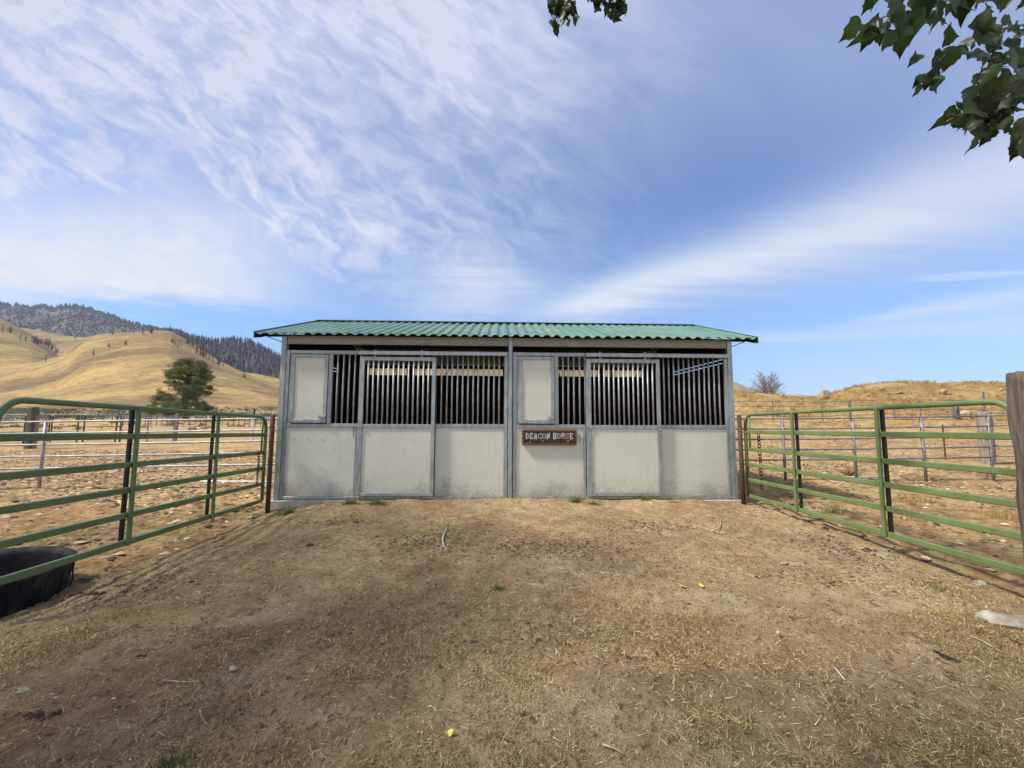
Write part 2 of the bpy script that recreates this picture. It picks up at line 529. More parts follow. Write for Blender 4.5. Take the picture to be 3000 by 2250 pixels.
M['drygrass'] = rnd_mat('golden_grass', [(0, (.18, .115, .045)), (.5, (.38, .25, .085)), (1, (.62, .45, .17))], .85, .2)
M['sage'] = rnd_mat('sagebrush', [(0, (.09, .095, .06)), (.5, (.17, .17, .11)), (1, (.27, .26, .17))], .9)
M['burntwood'] = rnd_mat('burnt_forest', [(0, (.04, .035, .045)), (.5, (.11, .092, .112)), (.85, (.19, .16, .18)), (1, (.34, .29, .30))], .95)
M['farwood'] = rnd_mat('far_forest', [(0, (.035, .042, .042)), (.5, (.06, .066, .066)), (1, (.12, .11, .11))], .95)
M['stone'] = simple_noise_mat('pale_stone', (.20, .185, .15), (.40, .37, .31), .95, 0, 9, bs=.8, bd=.03)[0]
M['boulder'] = simple_noise_mat('tan_boulder', (.22, .165, .11), (.42, .33, .235), .95, 0, 1.6, bs=.6, bd=.08)[0]
M['tanstone'] = simple_noise_mat('pale_tan_stone', (.22, .195, .155), (.42, .38, .31), .95, 0, 9, bs=.8, bd=.03)[0]
M['yleaf'] = simple_noise_mat('yellow_leaf', (.62, .56, .06), (.72, .66, .16), .6, 0, 40)[0]
M['pleaf'] = simple_noise_mat('pale_leaf', (.40, .34, .22), (.56, .49, .34), .7, 0, 40)[0]
M['stick'] = simple_noise_mat('pale_stick', (.34, .26, .17), (.60, .49, .34), .85, 0, 30)[0]
M['dstick'] = simple_noise_mat('brown_stick', (.10, .05, .03), (.30, .18, .10), .85, 0, 30)[0]
M['weed'] = simple_noise_mat('pulled_weed', (.40, .42, .13), (.60, .58, .28), .8, 0, 30)[0]
M['orange'] = simple_noise_mat('orange_bark', (.42, .17, .07), (.55, .28, .14), .8, 0, 30)[0]
m, t, p = mat('stained_translucent_strip', None, .6)
P_ = geopos(t); n1 = noise(t, mp(t, P_, (1, 1, .12)), 15, 4, .7)
c = mixc(t, n1.ss(.52, .66), (1.0, .94, .76), (.14, .07, .03)); t.links.new(c, p.inputs['Base Color'])
tr = t.nodes.new('ShaderNodeBsdfTranslucent'); t.links.new(c, tr.inputs[0])
mx = t.nodes.new('ShaderNodeMixShader'); mx.inputs[0].default_value = .97
t.links.new(p.outputs[0], mx.inputs[1]); t.links.new(tr.outputs[0], mx.inputs[2]); t.links.new(mx.outputs[0], t.nodes['Material Output'].inputs[0])
M['strip'] = m

# ------------------------------------------------------------------ terrain
MOUND_PX = [(1900, 1180), (2100, 1160), (2150, 1153), (2200, 1156), (2250, 1161), (2290, 1166), (2340, 1172), (2390, 1169), (2420, 1162), (2460, 1153),
            (2500, 1141), (2560, 1133), (2620, 1129), (2700, 1130), (2800, 1131), (2950, 1132), (3100, 1130), (3400, 1125), (3800, 1140), (5000, 1190)]
YC = 42.0
_mu = []; _mz = []
for q in MOUND_PX:
    d = ray(*q); d = d / d[1]
    _mu.append(d[0]); _mz.append(CAM[2] + d[2]*YC)
_mu = np.array(_mu); _mz = np.array(_mz)


def ground_z(x, y, detail=False):
    x = np.asarray(x, float); y = np.asarray(y, float)
    Y = y - CAM[1]
    Yp = np.maximum(Y, .5)
    uu = x / Yp
    left = sst(-2.3, -4.2, x)
    z = -.19*left*sst(-6.5, -3.0, y)
    z = z - .10*sst(0, 4, y)*left
    z = z - .05*sst(2.9, 3.9, x) - .08*sst(4, 7, x)*sst(-2, 3, y)
    z = z - .03*sst(1.0, -.5, -y)*0
    z = z + .05*np.exp(-((x-.3)/2.6)**2 - ((y+.35)/.8)**2)*.5
    rt = sst(.18, .5, uu)
    z = z + .92*sst(5, 19, y)*rt
    z = z + sst(30, 100, Y)*.3*(1-rt) + 7.0*sst(60, 300, Y)
    cz = np.interp(uu, _mu, _mz)
    mo = sst(20, 38, Y)*(1 - .75*sst(YC, 95, Y))
    mw = sst(.22, .40, uu)
    base = .92
    z = np.where(Y > 15, z + mw*((cz-base)*mo), z)
    return z


# tensor grid, fine near the camera
def axis(lo, hi, st, far_lo, far_hi, g):
    a = list(np.arange(lo, hi, st)); s_ = st; q = hi
    while q < far_hi: a.append(q); s_ *= g; q += s_
    s_ = st; q = lo - st; b = []
    while q > far_lo: b.append(q); s_ *= g; q -= s_
    return np.array(b[::-1] + a)


gx = axis(-6, 6, .05, -3500, 3500, 1.024)
gy = axis(-6.2, 1.0, .045, -150, 5000, 1.024)
GX, GY = np.meshgrid(gx, gy)
GZ = ground_z(GX, GY)
near = 1 - sst(9, 30, np.hypot(GX, GY + 6))
yard = sst(-3.9, -3.3, GX)*sst(4.1, 3.5, GX)*sst(.6, .1, GY)
corral = (1 - yard)
GZ = GZ + near*(fbm(GX*1.1, GY*1.1, 3, 3)*.05 + fbm(GX*6, GY*6, 3, 5)*(.022 + .022*corral))
GZ = GZ + (1 - sst(5, 12, np.hypot(GX, GY + 6)))*hoof(GX, GY)*(.8 + .5*corral)
GZ = GZ + near*corral*np.maximum(fbm(GX*3.2, GY*3.2, 3, 9) - .12, 0)*.10
farw = sst(14, 45, GY)*(1 - sst(120, 400, GY))
GZ = GZ + farw*fbm(GX*.35, GY*.35, 4, 21)*.32
under = (np.abs(GX) < 3.72) & (GY > .06) & (GY < 4.1)
GZ[under] = -.12
ny, nx = GX.shape
V = np.stack([GX.ravel(), GY.ravel(), GZ.ravel()], 1)
I = np.arange(ny*nx).reshape(ny, nx)
FQ = np.stack([I[:-1, :-1].ravel(), I[:-1, 1:].ravel(), I[1:, 1:].ravel(), I[1:, :-1].ravel()], 1)
gm, t, p = mat('ranch_soil', None, .95, 0, .2)
P_ = geopos(t)
ya = attr(t, 'yard'); go = attr(t, 'gold'); sg = attr(t, 'sagef')
nA = noise(t, P_, .75, 5, .6); nB = noise(t, P_, 5.5, 6, .68); nC = noise(t, P_, 60, 5, .75); nD = noise(t, P_, 19, 5, .7, .3)
cy = ramp(t, (nA*.55 + nB*.45).ss(.34, .66), [(0, (.28, .180, .092)), (.5, (.46, .320, .175)), (1, (.64, .485, .29))])
nE = noise(t, P_, 150, 4, .8); cy = mixc(t, nD.ss(.54, .64)*.75, cy, (.095, .058, .028)); cy = mixc(t, nE.ss(.56, .66)*.6, cy, (.10, .065, .035)); cy = mixc(t, nC.ss(.57, .68)*.7, cy, (.52, .41, .24)); cy = mixc(t, noise(t, P_, 230, 3, .8).ss(.62, .70)*.6, cy, (.62, .52, .33))
cy = mixc(t, noise(t, P_, 1.9, 4, .6).ss(.52, .70)*.5, cy, (.27, .215, .09))
cc = ramp(t, (nA*.4 + nB*.6).ss(.34, .66), [(0, (.22, .132, .058)), (.5, (.41, .270, .122)), (1, (.58, .42, .205))])
cc = mixc(t, nD.ss(.56, .64)*.8, cc, (.09, .052, .03)); cc = mixc(t, noise(t, P_, 33, 5, .75, .3).ss(.58, .68)*.6, cc, (.60, .48, .31))
nG = noise(t, mp(t, P_, (.5, 1, 1)), .16, 6, .62); nH = noise(t, P_, 1.6, 6, .72)
cg = ramp(t, (nG*.55 + nH*.45).ss(.34, .66), [(0, (.17, .115, .055)), (.45, (.33, .225, .095)), (1, (.55, .39, .155))])
cg = mixc(t, nH.ss(.60, .70)*.7, cg, (.13, .10, .06))
c = mixc(t, ya, cc, cy); c = mixc(t, go, c, cg)
nS = noise(t, mp(t, P_, (.6, 1, 1)), .10, 5, .65)
c = mixc(t, sg*nS.ss(.40, .55), c, (.20, .19, .11))
t.links.new(c, p.inputs['Base Color'])
bump(t, p, nC*.7 + nD*1.2 + nB*1.2 + nE*.35, 1.0, .035)
ground = mesh('ground', V, FQ, gm, smooth=True)
tag(ground, kind='structure')
me = ground.data
YY = GY - CAM[1]; UU = GX/np.maximum(YY, .5)
gold_l = sst(75, 100, YY + fbm(GX*.05, GY*.05, 3, 31)*40)*(UU < .25)
gold_r = sst(23, 27, YY + fbm(GX*.15, GY*.15, 3, 33)*5)*(UU >= .25)
for nm, arr in (('yard', yard*sst(-.6, .6, fbm(GX*1.5, GY*1.5, 3, 40)+yard*1.6-.6)), ('gold', gold_l+gold_r), ('sagef', sst(70, 95, YY)*(1-sst(170, 230, YY))*(UU < .25))):
    a = me.attributes.new(nm, 'FLOAT', 'POINT'); a.data.foreach_set('value', arr.astype(np.float32).ravel())


def hill(crest, Yb0, Ycr, Yb1, mat_, base_px=1212, zdrop=-40, n=520, rows=70, amp=6, k=0, u_pad=.3, ease=1.0):
    us = []; zs = []
    for q in crest:
        d = ray(*q); d = d/d[1]; us.append(d[0]); zs.append(d[2])
    us = np.array(us); zs = np.array(zs)
    uu = np.linspace(us[0], us[-1], n)
    el = np.interp(uu, us, zs)
    ker = np.array([1, 2, 3, 2, 1])/9.0
    el = np.convolve(np.pad(el, 2, mode='edge'), ker, mode='valid')
    tt = np.concatenate([np.linspace(0, 1, rows), 1 + np.linspace(.04, 1, 14)])
    Yr = np.where(tt <= 1, Yb0 + (Ycr-Yb0)*tt, Ycr + (Yb1-Ycr)*(tt-1))
    U_, Y_ = np.meshgrid(uu, Yr)
    T_ = np.repeat(tt[:, None], n, 1)
    zc = CAM[2] + el*Ycr
    d = ray(1500, base_px); zb = CAM[2] + (d[2]/d[1])*Yb0
    s_ = np.clip(T_, 0, 1)**ease
    s_ = .55*s_ + .45*s_*s_*(3-2*s_)
    Z_ = zb + (zc[None]-zb)*s_
    back = np.clip(T_-1, 0, 1)
    Z_ = Z_ - back*back*(zc[None]*.7+30)
    X_ = U_*Y_
    w = np.sin(np.clip(T_, 0, 1)*math.pi)
    sc = 1.0/(Ycr*.11)
    Z_ = Z_ + w*amp*(fbm(X_*sc, Y_*sc*.5, 5, 50+k))
    Vv = np.stack([X_.ravel() + CAM[0], Y_.ravel() + CAM[1], Z_.ravel()], 1)
    J = np.arange(X_.size).reshape(X_.shape)
    FF = np.stack([J[:-1, :-1].ravel(), J[:-1, 1:].ravel(), J[1:, 1:].ravel(), J[1:, :-1].ravel()], 1)
    o = mesh('hill', Vv, FF, mat_, smooth=True)
    tag(o, kind='structure')

    def surf(u_, tq):
        Yq = Yb0 + (Ycr-Yb0)*tq
        e = np.interp(u_, uu, el); zcq = CAM[2]+e*Ycr
        q = np.clip(tq, 0, 1)**ease; q = .55*q + .45*q*q*(3-2*q)
        z = zb + (zcq-zb)*q
        w_ = np.sin(np.clip(tq, 0, 1)*math.pi)
        xx = u_*Yq
        z = z + w_*amp*fbm(xx*sc, Yq*sc*.5, 5, 50+k)
        return np.stack([xx+CAM[0], Yq+CAM[1]+0*xx, z], -1)
    return o, surf


m, t, p = mat('golden_hillside', None, .95, 0, .15)
P_ = geopos(t)
n1 = noise(t, mp(t, P_, (1, .5, 1.6)), .012, 7, .62, .4); n2 = noise(t, mp(t, P_, (1, .4, 3)), .09, 7, .72); n3 = noise(t, mp(t, P_, (1, 1, 4)), .35, 4, .7)
c = ramp(t, (n1*.55+n2*.45).ss(.34, .66), [(0, (.135, .088, .046)), (.45, (.245, .168, .072)), (1, (.48, .330, .115))])
c = mixc(t, n2.ss(.54, .66)*.7, c, (.13, .112, .062)); c = mixc(t, n3.ss(.58, .68)*.55, c, (.085, .075, .042)); c = mixc(t, noise(t, P_, .13, 7, .85).ss(.545, .585)*.6, c, (.10, .088, .05))
t.links.new(c, p.inputs['Base Color']); bump(t, p, n2, .4, 2.0)
M['goldhill'] = m
m, t, p = mat('burnt_forest_floor', None, .95, 0, .1)
P_ = geopos(t); n1 = noise(t, P_, .010, 6, .65); n2 = noise(t, mp(t, P_, (1, 1, .5)), .06, 6, .75)
c = ramp(t, (n1*.5+n2*.5).ss(.36, .64), [(0, (.06, .062, .060)), (.5, (.095, .09, .085)), (1, (.17, .145, .12))])
t.links.new(c, p.inputs['Base Color']); M['forestfloor'] = m
m, t, p = mat('tan_far_hill', None, .95, 0, .1)
n1 = noise(t, geopos(t), .01, 6, .65)
t.links.new(mixc(t, n1.ss(.35, .65), (.24, .17, .11), (.38, .28, .18)), p.inputs['Base Color']); M['farhill'] = m

H1, s1 = hill([(-900, 1120), (-300, 1100), (0, 1076), (100, 1062), (174, 1043), (210, 1018), (246, 989), (290, 980), (330, 976), (380, 973), (440, 970),
               (480, 968), (505, 972), (540, 992), (590, 1025), (640, 1055), (690, 1080), (740, 1101), (800, 1125), (850, 1145), (1000, 1185), (1150, 1205)],
              190, 620, 900, M['goldhill'], 1206, amp=9, k=1, ease=1.15)
H2, s2 = hill([(-900, 800), (-300, 850), (-100, 893), (0, 931), (60, 962), (100, 984), (140, 1014), (174, 1043), (240, 1090), (400, 1160)],
              500, 850, 1200, M['goldhill'], 1150, amp=14, k=2)
H3, s3 = hill([(-300, 960), (0, 950), (60, 960), (120, 969), (180, 982), (246, 989), (330, 985), (420, 1000), (600, 1100)],
              800, 1200, 1600, M['goldhill'], 1120, amp=10, k=3)
H4, s4 = hill([(-900, 860), (-300, 885), (0, 894), (60, 900), (90, 906), (110, 901), (125, 898), (145, 905), (160, 907), (172, 901), (200, 898), (240, 903), (285, 915), (330, 931),
               (370, 945), (420, 958), (470, 968), (520, 973), (560, 992), (620, 1030), (800, 1130)],
              1300, 2300, 3200, M['forestfloor'], 1100, amp=55, k=4)
H5, s5 = hill([(440, 985), (480, 976), (520, 983), (560, 994), (600, 1001), (640, 1007), (665, 1003), (690, 1000), (730, 1007), (760, 1022), (800, 1041),
               (850, 1064), (1000, 1112), (1200, 1180)],
              700, 1250, 1700, M['forestfloor'], 1165, amp=16, k=5)
H5b, s5b = hill([(560, 1040), (640, 1070), (700, 1088), (760, 1097), (810, 1107), (900, 1130), (1050, 1170), (1200, 1190)],
                640, 760, 860, M['goldhill'], 1170, amp=4, k=6)
H6, s6 = hill([(1900, 1150), (2100, 1105), (2140, 1114), (2165, 1124), (2190, 1136), (2220, 1143), (2260, 1152), (2300, 1158), (2340, 1156), (2400, 1161), (2500, 1166), (2700, 1172), (3200, 1180)],
              500, 1500, 2000, M['farhill'], 1222, amp=8, k=7)

# ------------------------------------------------------------------ the stall barn
Wd, DP = 3.66, 4.0
barn = thing('stall_barn', 'two stall horse barn of pale panels and galvanised frame under a green corrugated roof', 'horse barn')
MB().box((-3.78, -.04, -.30), (3.74, 4.06, -.006), .01).build('foundation_slab', M['conc'], barn)
for q in (-1, 1):
    x0 = q*3.66
    MB().box((x0 - .04, -.012, 0), (x0 + .04, .07, 2.60), .004).build('post', M['galv'], barn)
    MB().box((x0 - .04, DP - .07, 0), (x0 + .04, DP + .01, 2.60), .004).build('post', M['galv'], barn)
MB().box((-.036, -.014, 0), (.03, .07, 2.615), .004).build('post', M['galv'], barn)
MB().box((-.035, DP-.07, 0), (.035, DP+.01, 2.60), .004).build('post', M['galv'], barn)
# header boards
for (a, b) in ((-3.617, -.039), (.033, 3.617)):
    mb = MB().box((a, .004, 2.482), (b, .040, 2.612), .003)
    mb.box((a, -.006, 2.474), (b, .044, 2.487), .002)
    mb.build('header', M['header'], barn)
MB().box((-3.62, DP-.06, 2.574), (3.62, DP-.02, 2.640), .003).build('header', M['dark'], barn)

BAY = {}
for si, ox in enumerate((-3.62, .042)):
    # absolute x of the stall's uprights
    s0 = ox; w_ = 3.575
    fs = .055
    xa = ox + .055                                   # inside of left frame stile
    xd0 = ox + 1.195; xd1 = ox + 2.41                # sliding door
    xr = ox + w_
    MB().box((s0, 0, .01), (xa, .05, 2.375), .003).build('frame_stile', M['galv'], barn)
    MB().box((xr - fs, 0, .01), (xr, .05, 2.375), .003).build('frame_stile', M['galv'], barn)
    MB().box((xa + .001, .002, 2.315), (xr - fs - .001, .048, 2.372), .003).build('top_rail', M['galv'], barn)
    MB().box((xa + .001, .002, .004), (xr - fs - .001, .048, .050), .003).build('bottom_rail', M['galv'], barn)
    # left bay and right bay
    for (a, b) in ((xa + .001, xd0 - .008), (xd1 + .004, xr - fs - .001)):
        MB().box((a, .002, 1.132), (b, .048, 1.188), .003).build('sill_rail', M['galv'], barn)
        MB().box((a + .001, .014, .052), (b - .001, .034, 1.130), .002).build('wall_panel', M['panel'], barn)
    mb = MB().box((xd0 - .052, .003, .052), (xd0 - .008, .047, 1.130)); mb.build('upright', M['galv'], barn)
    MB().box((ox + .682, .003, 1.190), (ox + .742, .047, 2.313), .003).build('upright', M['galv'], barn)
    # grilles
    def grille(name, x0, x1, n, y, z0, z1, par):
        g = thing(name, None, None) if False else None
    for (a, b, n) in ((ox + .742, xd0 + .0, 5), (xd1 + .005, xr - fs, 12)):
        mb = MB(); mb.box((a + .004, .018, 1.1885), (b - .004, .030, 1.194)).box((a + .004, .018, 2.309), (b - .004, .030, 2.3145)).box((a + .0015, .017, 1.1885), (a + .0045, .031, 2.3145)).box((b - .0045, .017, 1.1885), (b - .0015, .031, 2.3145))
        g = mb.build('grille', M['galv'], barn)
        sp_ = (b - a)/(n + 1) if n > 5 else .0925
        off_ = a + (sp_*.62 if n == 5 else sp_)
        for i in range(n):
            x = off_ + i*sp_ + (.02 if n == 5 else 0) + random.uniform(-.003, .003)
            MB().tube([(x, .024, 1.1895), (x + random.uniform(-.002, .002), .024, 2.3135)], .0135, 10).build('bar', M['pipe'], g, True)
    # sliding door, hung a little proud
    yd = -.052
    f = MB()
    f.box((xd0, yd, .062), (xd0 + .075, yd + .045, 2.268), .003)
    f.box((xd1 - .058, yd, .062), (xd1, yd + .045, 2.268), .003)
    f.box((xd0 + .076, yd + .001, 2.205), (xd1 - .059, yd + .044, 2.267), .003)
    f.box((xd0 + .076, yd + .001, .062), (xd1 - .059, yd + .044, .115), .003)
    f.box((xd0 + .076, yd + .001, 1.128), (xd1 - .059, yd + .044, 1.186), .003)
    dr = f.build('sliding_door', M['galv'], barn)
    MB().box((xd0 + .077, yd + .014, .116), (xd1 - .060, yd + .032, 1.127), .001).build('door_panel', M['panel'], dr)
    a, b = xd0 + .075, xd1 - .058
    for i in range(13):
        x = a + (b - a)*(i + .75)/13.5
        MB().tube([(x, yd + .022, 1.187), (x + random.uniform(-.003, .003), yd + .022, 2.204)], .0135, 10).build('bar', M['pipe'], dr, True)
    MB().box((xd0 + .055, yd - .012, 1.135), (xd0 + .085, yd - .002, 1.175), .002).box((xd0 - .03, yd - .010, 1.148), (xd0 + .06, yd - .004, 1.160)).build('latch', M['pipe'], dr)
    # track above door
    MB().box((xd0 - .01, -.075, 2.300), (xr - .01, -.004, 2.362), .004).build('door_track', M['galv'], barn)
    for xx in (xd0 + .22, xd1 - .25):
        MB().box((xx, -.040, 2.27), (xx + .03, -.032, 2.385)).build('roller_hanger', M['galv'], barn)
    # feed door
    fx0, fx1, fz0, fz1, fy = ox + .098, ox + .676, 1.205, 2.303, -.012
    f = MB(); k_ = .055
    f.box((fx0, fy, fz0), (fx0 + k_, fy + .04, fz1), .003).box((fx1 - k_, fy, fz0), (fx1, fy + .04, fz1), .003)
    f.box((fx0 + k_ + .001, fy + .001, fz0), (fx1 - k_ - .001, fy + .039, fz0 + k_), .003).box((fx0 + k_ + .001, fy + .001, fz1 - k_), (fx1 - k_ - .001, fy + .039, fz1), .003)
    fd = f.build('feed_door', M['galv'], barn)
    MB().box((fx0 + k_ + .001, fy + .012, fz0 + k_ + .001), (fx1 - k_ - .001, fy + .03, fz1 - k_ - .001), .001).build('door_panel', M['panel'], fd)
    lx = fx1 - .12
    mb = MB().box((lx, fy - .016, fz0 + .062), (lx + .085, fy - .004, fz0 + .122), .003).box((lx + .012, fy - .022, fz0 + .075), (lx + .032, fy - .015, fz0 + .108), .002)
    mb.box((lx + .086, fy - .014, fz0 + .070), (lx + .115, fy - .003, fz0 + .115), .002).tube([(lx+.06, fy-.02, fz0+.092), (lx+.10, fy-.02, fz0+.092)], .006, 8)
    mb.build('latch', M['pipe'], fd)
    MB().tube([(fx0 - .008, -.002, fz0 + .02), (fx0 - .008, -.002, fz1 - .02)], .007, 8).build('hinge', M['pipe'], fd)
    MB().box((ox + .056, .020, 1.189), (fx0 - .004, .045, 2.3135)).build('hinge_stile', M['galv'], barn)
    # three screw heads on the first panel
    if si == 0:
        for xx in (-3.44, -3.21, -2.99): MB().tube([(xx, .014, .94), (xx, .006, .94)], .009, 8).build('screw_head', M['pipe'], barn)

# side and back walls (pale outside, dark rubber lining inside)
for q in (-1, 1):
    xo = q*3.655; xi = q*3.625
    for (y0, y1, z0, z1) in ((.075, 2.06, .01, 2.235), (.075, 2.06, 2.255, 2.30), (.075, 2.06, 2.32, 2.50), (2.085, 2.13, .01, 2.50), (2.13, 3.925, .01, 2.50)):
        MB().box((xo, y0, z0), (xo - q*.012, y1, z1)).build('side_wall', M['panel'], barn)
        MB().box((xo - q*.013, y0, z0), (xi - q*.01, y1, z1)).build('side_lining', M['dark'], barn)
    # gable triangle under the roof
    V_ = [(xo - q*.01, 0.05, 2.50), (xo - q*.01, 3.95, 2.50), (xo - q*.01, 2.0, 3.20)]
    V2 = [(a - q*.02, b, c_) for a, b, c_ in V_]
    mesh('gable_wall', V_ + V2, [(0, 1, 2), (5, 4, 3), (0, 3, 4, 1), (1, 4, 5, 2), (2, 5, 3, 0)], M['dark'], barn)
MB().box((-3.615, DP - .035, .01), (3.615, DP - .015, 2.395)).build('back_wall', M['panel'], barn)
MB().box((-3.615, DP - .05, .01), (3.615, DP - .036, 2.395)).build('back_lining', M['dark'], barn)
for (a, b) in ((-3.08, -1.73), (-1.58, .02), (.19, 1.62), (1.76, 3.18)):
    pass
px_strip = [(1069, 1194), (1214, 1265), (1265, 1330), (1330, 1475), (1633, 1752), (1765, 1888)]
for (a, b) in px_strip:
    xa_ = at_y(a, 1090, DP-.03)[0]; xb_ = at_y(b, 1090, DP-.03)[0]
    if xb_ - xa_ > .3: MB().box((xa_ + .01, DP - .034, 2.398), (xb_ - .01, DP - .026, 2.572)).build('light_strip', M['strip'], barn)
xs = sorted([(at_y(a, 1090, DP-.03)[0] + .012, at_y(b, 1090, DP-.03)[0] - .012) for a, b in px_strip])
prev = -3.615
for (a, b) in xs + [(3.615, 3.615)]:
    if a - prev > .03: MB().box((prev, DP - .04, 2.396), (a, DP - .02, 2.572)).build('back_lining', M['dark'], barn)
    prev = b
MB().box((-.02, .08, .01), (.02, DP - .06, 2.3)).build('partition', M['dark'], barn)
MB().box((-3.60, .06, -.004), (3.60, 3.94, .004)).build('stall_floor', M['dirt_floor'], barn)

# roof: corrugated sheets, front and back slope
RX = Wd + .405
ye, ze, yr, zr = -.133, 2.595, 2.0, 3.312
PIT = 8.13/49
def prof(x):
    t_ = ((x + RX)/PIT) % 1.0
    q = np.abs(t_ - .5)*2            # 0 mid, 1 ends
    return .031*np.clip((q - .22)/.46, 0, 1)
def roof_sheet(x0, x1, slope, lift):
    brk = []
    k0 = int(math.floor((x0 + RX)/PIT)) - 1; k1 = int(math.ceil((x1 + RX)/PIT)) + 1
    for k in range(k0, k1):
        for tq in (0, .16, .39, .61, .84):
            xx = -RX + (k + tq)*PIT
            if x0 < xx < x1: brk.append(xx)
    xs_ = np.array([x0] + brk + [x1])
    pz = prof(xs_)
    V_ = []; th = .0035
    for (yy, zb_) in ((ye, ze), (yr + .0, zr)) if slope > 0 else ((2*yr - ye, ze), (yr, zr)):
        for tt_ in (0, th):
            V_ += [(a, yy, zb_ + h + tt_ + lift) for a, h in zip(xs_, pz)]
    n = len(xs_); Fs = []
    for i in range(n-1):
        Fs.append((i, i+1, 2*n+i+1, 2*n+i)); Fs.append((n+i, 3*n+i, 3*n+i+1, n+i+1))
        Fs.append((i, n+i, n+i+1, i+1)); Fs.append((2*n+i, 2*n+i+1, 3*n+i+1, 3*n+i))
    Fs.append((0, 2*n, 3*n, n)); Fs.append((n-1, 2*n-1, 4*n-1, 3*n-1))
    return mesh('roof_sheet', V_, Fs, M['roof'], barn)
NS = 10; sw = 2*RX/NS
for i in range(NS):
    for sl_ in (1, -1):
        roof_sheet(-RX + i*sw - (.03 if i else 0), -RX + (i+1)*sw, sl_, .005*(i % 2) + .002*((i*7) % 3))
# ridge cap
MB().add([(-RX, yr - .13, zr + .018), (RX, yr - .13, zr + .018), (RX, yr, zr + .062), (-RX, yr, zr + .062), (-RX, yr + .13, zr + .018), (RX, yr + .13, zr + .018),
          (-RX, yr - .13, zr + .014), (RX, yr - .13, zr + .014), (RX, yr, zr + .056), (-RX, yr, zr + .056), (-RX, yr + .13, zr + .014), (RX, yr + .13, zr + .014)],
         [(0, 1, 2, 3), (3, 2, 5, 4), (7, 6, 9, 8), (8, 9, 10, 11), (0, 6, 7, 1), (4, 5, 11, 10)]).build('ridge_cap', M['trim'], barn)
for q in (-1, 1):
    for sgn in (1, -1):
        ya_ = ye - .01 if sgn > 0 else 2*yr - ye + .01
        x0 = q*(RX + .004); x1 = q*(RX - .05)
        V_ = []
        for xx in (x0, q*(RX - .012)):
            V_ += [(xx, ya_, ze - .055), (xx, ya_, ze + .050), (xx, yr, zr + .055), (xx, yr, zr - .05)]
        mb = MB().add(V_, [(0, 1, 2, 3), (7, 6, 5, 4), (0, 4, 5, 1), (1, 5, 6, 2), (3, 2, 6, 7), (0, 3, 7, 4)])
        V_ = [(q*(RX - .012), ya_ + .002, ze - .055), (q*(RX - .10), ya_ + .002, ze - .052), (q*(RX - .10), yr, zr - .048), (q*(RX - .012), yr, zr - .050)]
        V_ += [(a, b, c_ + .004) for a, b, c_ in V_]
        mb.add(V_, [(0, 1, 2, 3), (7, 6, 5, 4), (0, 4, 5, 1), (1, 5, 6, 2), (3, 2, 6, 7), (0, 3, 7, 4)])
        mb.build('rake_trim', M['trim'], barn)
    MB().bar((q*3.70, .02, 2.50), (q*3.96, .02, 2.60), .012, .012, bev=0).build('corner_brace', M['trim'], barn)
for (yy, zz_) in ((.10, 2.615), (1.05, 2.935), (1.93, 3.225), (2.95, 2.935), (3.9, 2.615)):
    MB().box((-RX + .06, yy, zz_), (RX - .06, yy + .05, zz_ + .035)).build('purlin', M['dark'], barn)
for xx in (-3.63, 0, 3.63):
    for sgn in (1, -1):
        a = (xx, yr - sgn*1.92, 2.55); b = (xx, yr - sgn*.02, 3.18)
        MB().bar(a, b, .04, .07, bev=0).build('rafter', M['dark'], barn)

# thin chains hanging on the front
def chain(P, link=.024, r=.0028, m=None, name='chain', label='', group=None):
    """P top to bottom polyline; interlocking oval links"""
    P = [np.array(p, float) for p in P]
    mb = MB(); k = 0
    seg = 0; pos = P[0].copy()
    pts = [pos.copy()]
    for i in range(len(P)-1):
        d = P[i+1]-P[i]; L = np.linalg.norm(d); n = max(1, int(round(L/(link*.72))))
        for j in range(n): pts.append(P[i] + d*(j+1)/n)
    for i in range(len(pts)-1):
        a, b = pts[i], pts[i+1]; c_ = (a+b)/2; t_ = (b-a); t_ /= np.linalg.norm(t_)
        s_ = np.cross(t_, [0, 1, 0] if i % 2 else [1, .2, 0]); s_ /= np.linalg.norm(s_)
        ring = [c_ + t_*link*.5*math.cos(q) + s_*link*.30*math.sin(q) for q in np.linspace(0, 2*math.pi, 9)]
        mb.tube(ring, r, 5, cap=False)
    o = mb.build(name, m, None, True)
    return tag(o, label, 'chain', group)
chain([(-2.50, -.012, 1.14), (-2.495, -.014, .98)], .022, .0028, M['rust'], label='short dark chain hanging beside the left sliding door of the barn')
chain([(1.115, -.012, 1.135), (1.13, -.014, 1.06), (1.12, -.016, .90)], .024, .003, M['pipe'], label='short pale chain hanging right of the wooden name sign')

# ------------------------------------------------------------------ name sign
sx0, sx1, sz0, sz1 = .190, 1.070, .862, 1.112
sign = thing('name_sign', 'brown wooden DEACON HOUSE sign with white letters on the barn front', 'sign', ((sx0+sx1)/2, -.03, sz0))
MB().box((sx0 + .03, -.012, sz0 + .028), (sx1 - .03, .010, sz1 - .028)).build('board', M['sign_board'], sign)
fr = MB(); b_ = .036
fr.box((sx0, -.038, sz0), (sx1, .010, sz0 + b_), .008).box((sx0, -.038, sz1 - b_), (sx1, .010, sz1), .008)
fr.box((sx0 - .002, -.036, sz0 + b_), (sx0 + b_, .009, sz1 - b_), .006).box((sx1 - b_, -.036, sz0 + b_), (sx1 + .002, .009, sz1 - b_), .006)
fr.build('sign_frame', M['sign_frame'], sign)
ARC = lambda cx, cy, rx, ry, a0, a1, n=9: [(cx + rx*math.cos(math.radians(a0 + (a1-a0)*i/n)), cy + ry*math.sin(math.radians(a0 + (a1-a0)*i/n))) for i in range(n+1)]
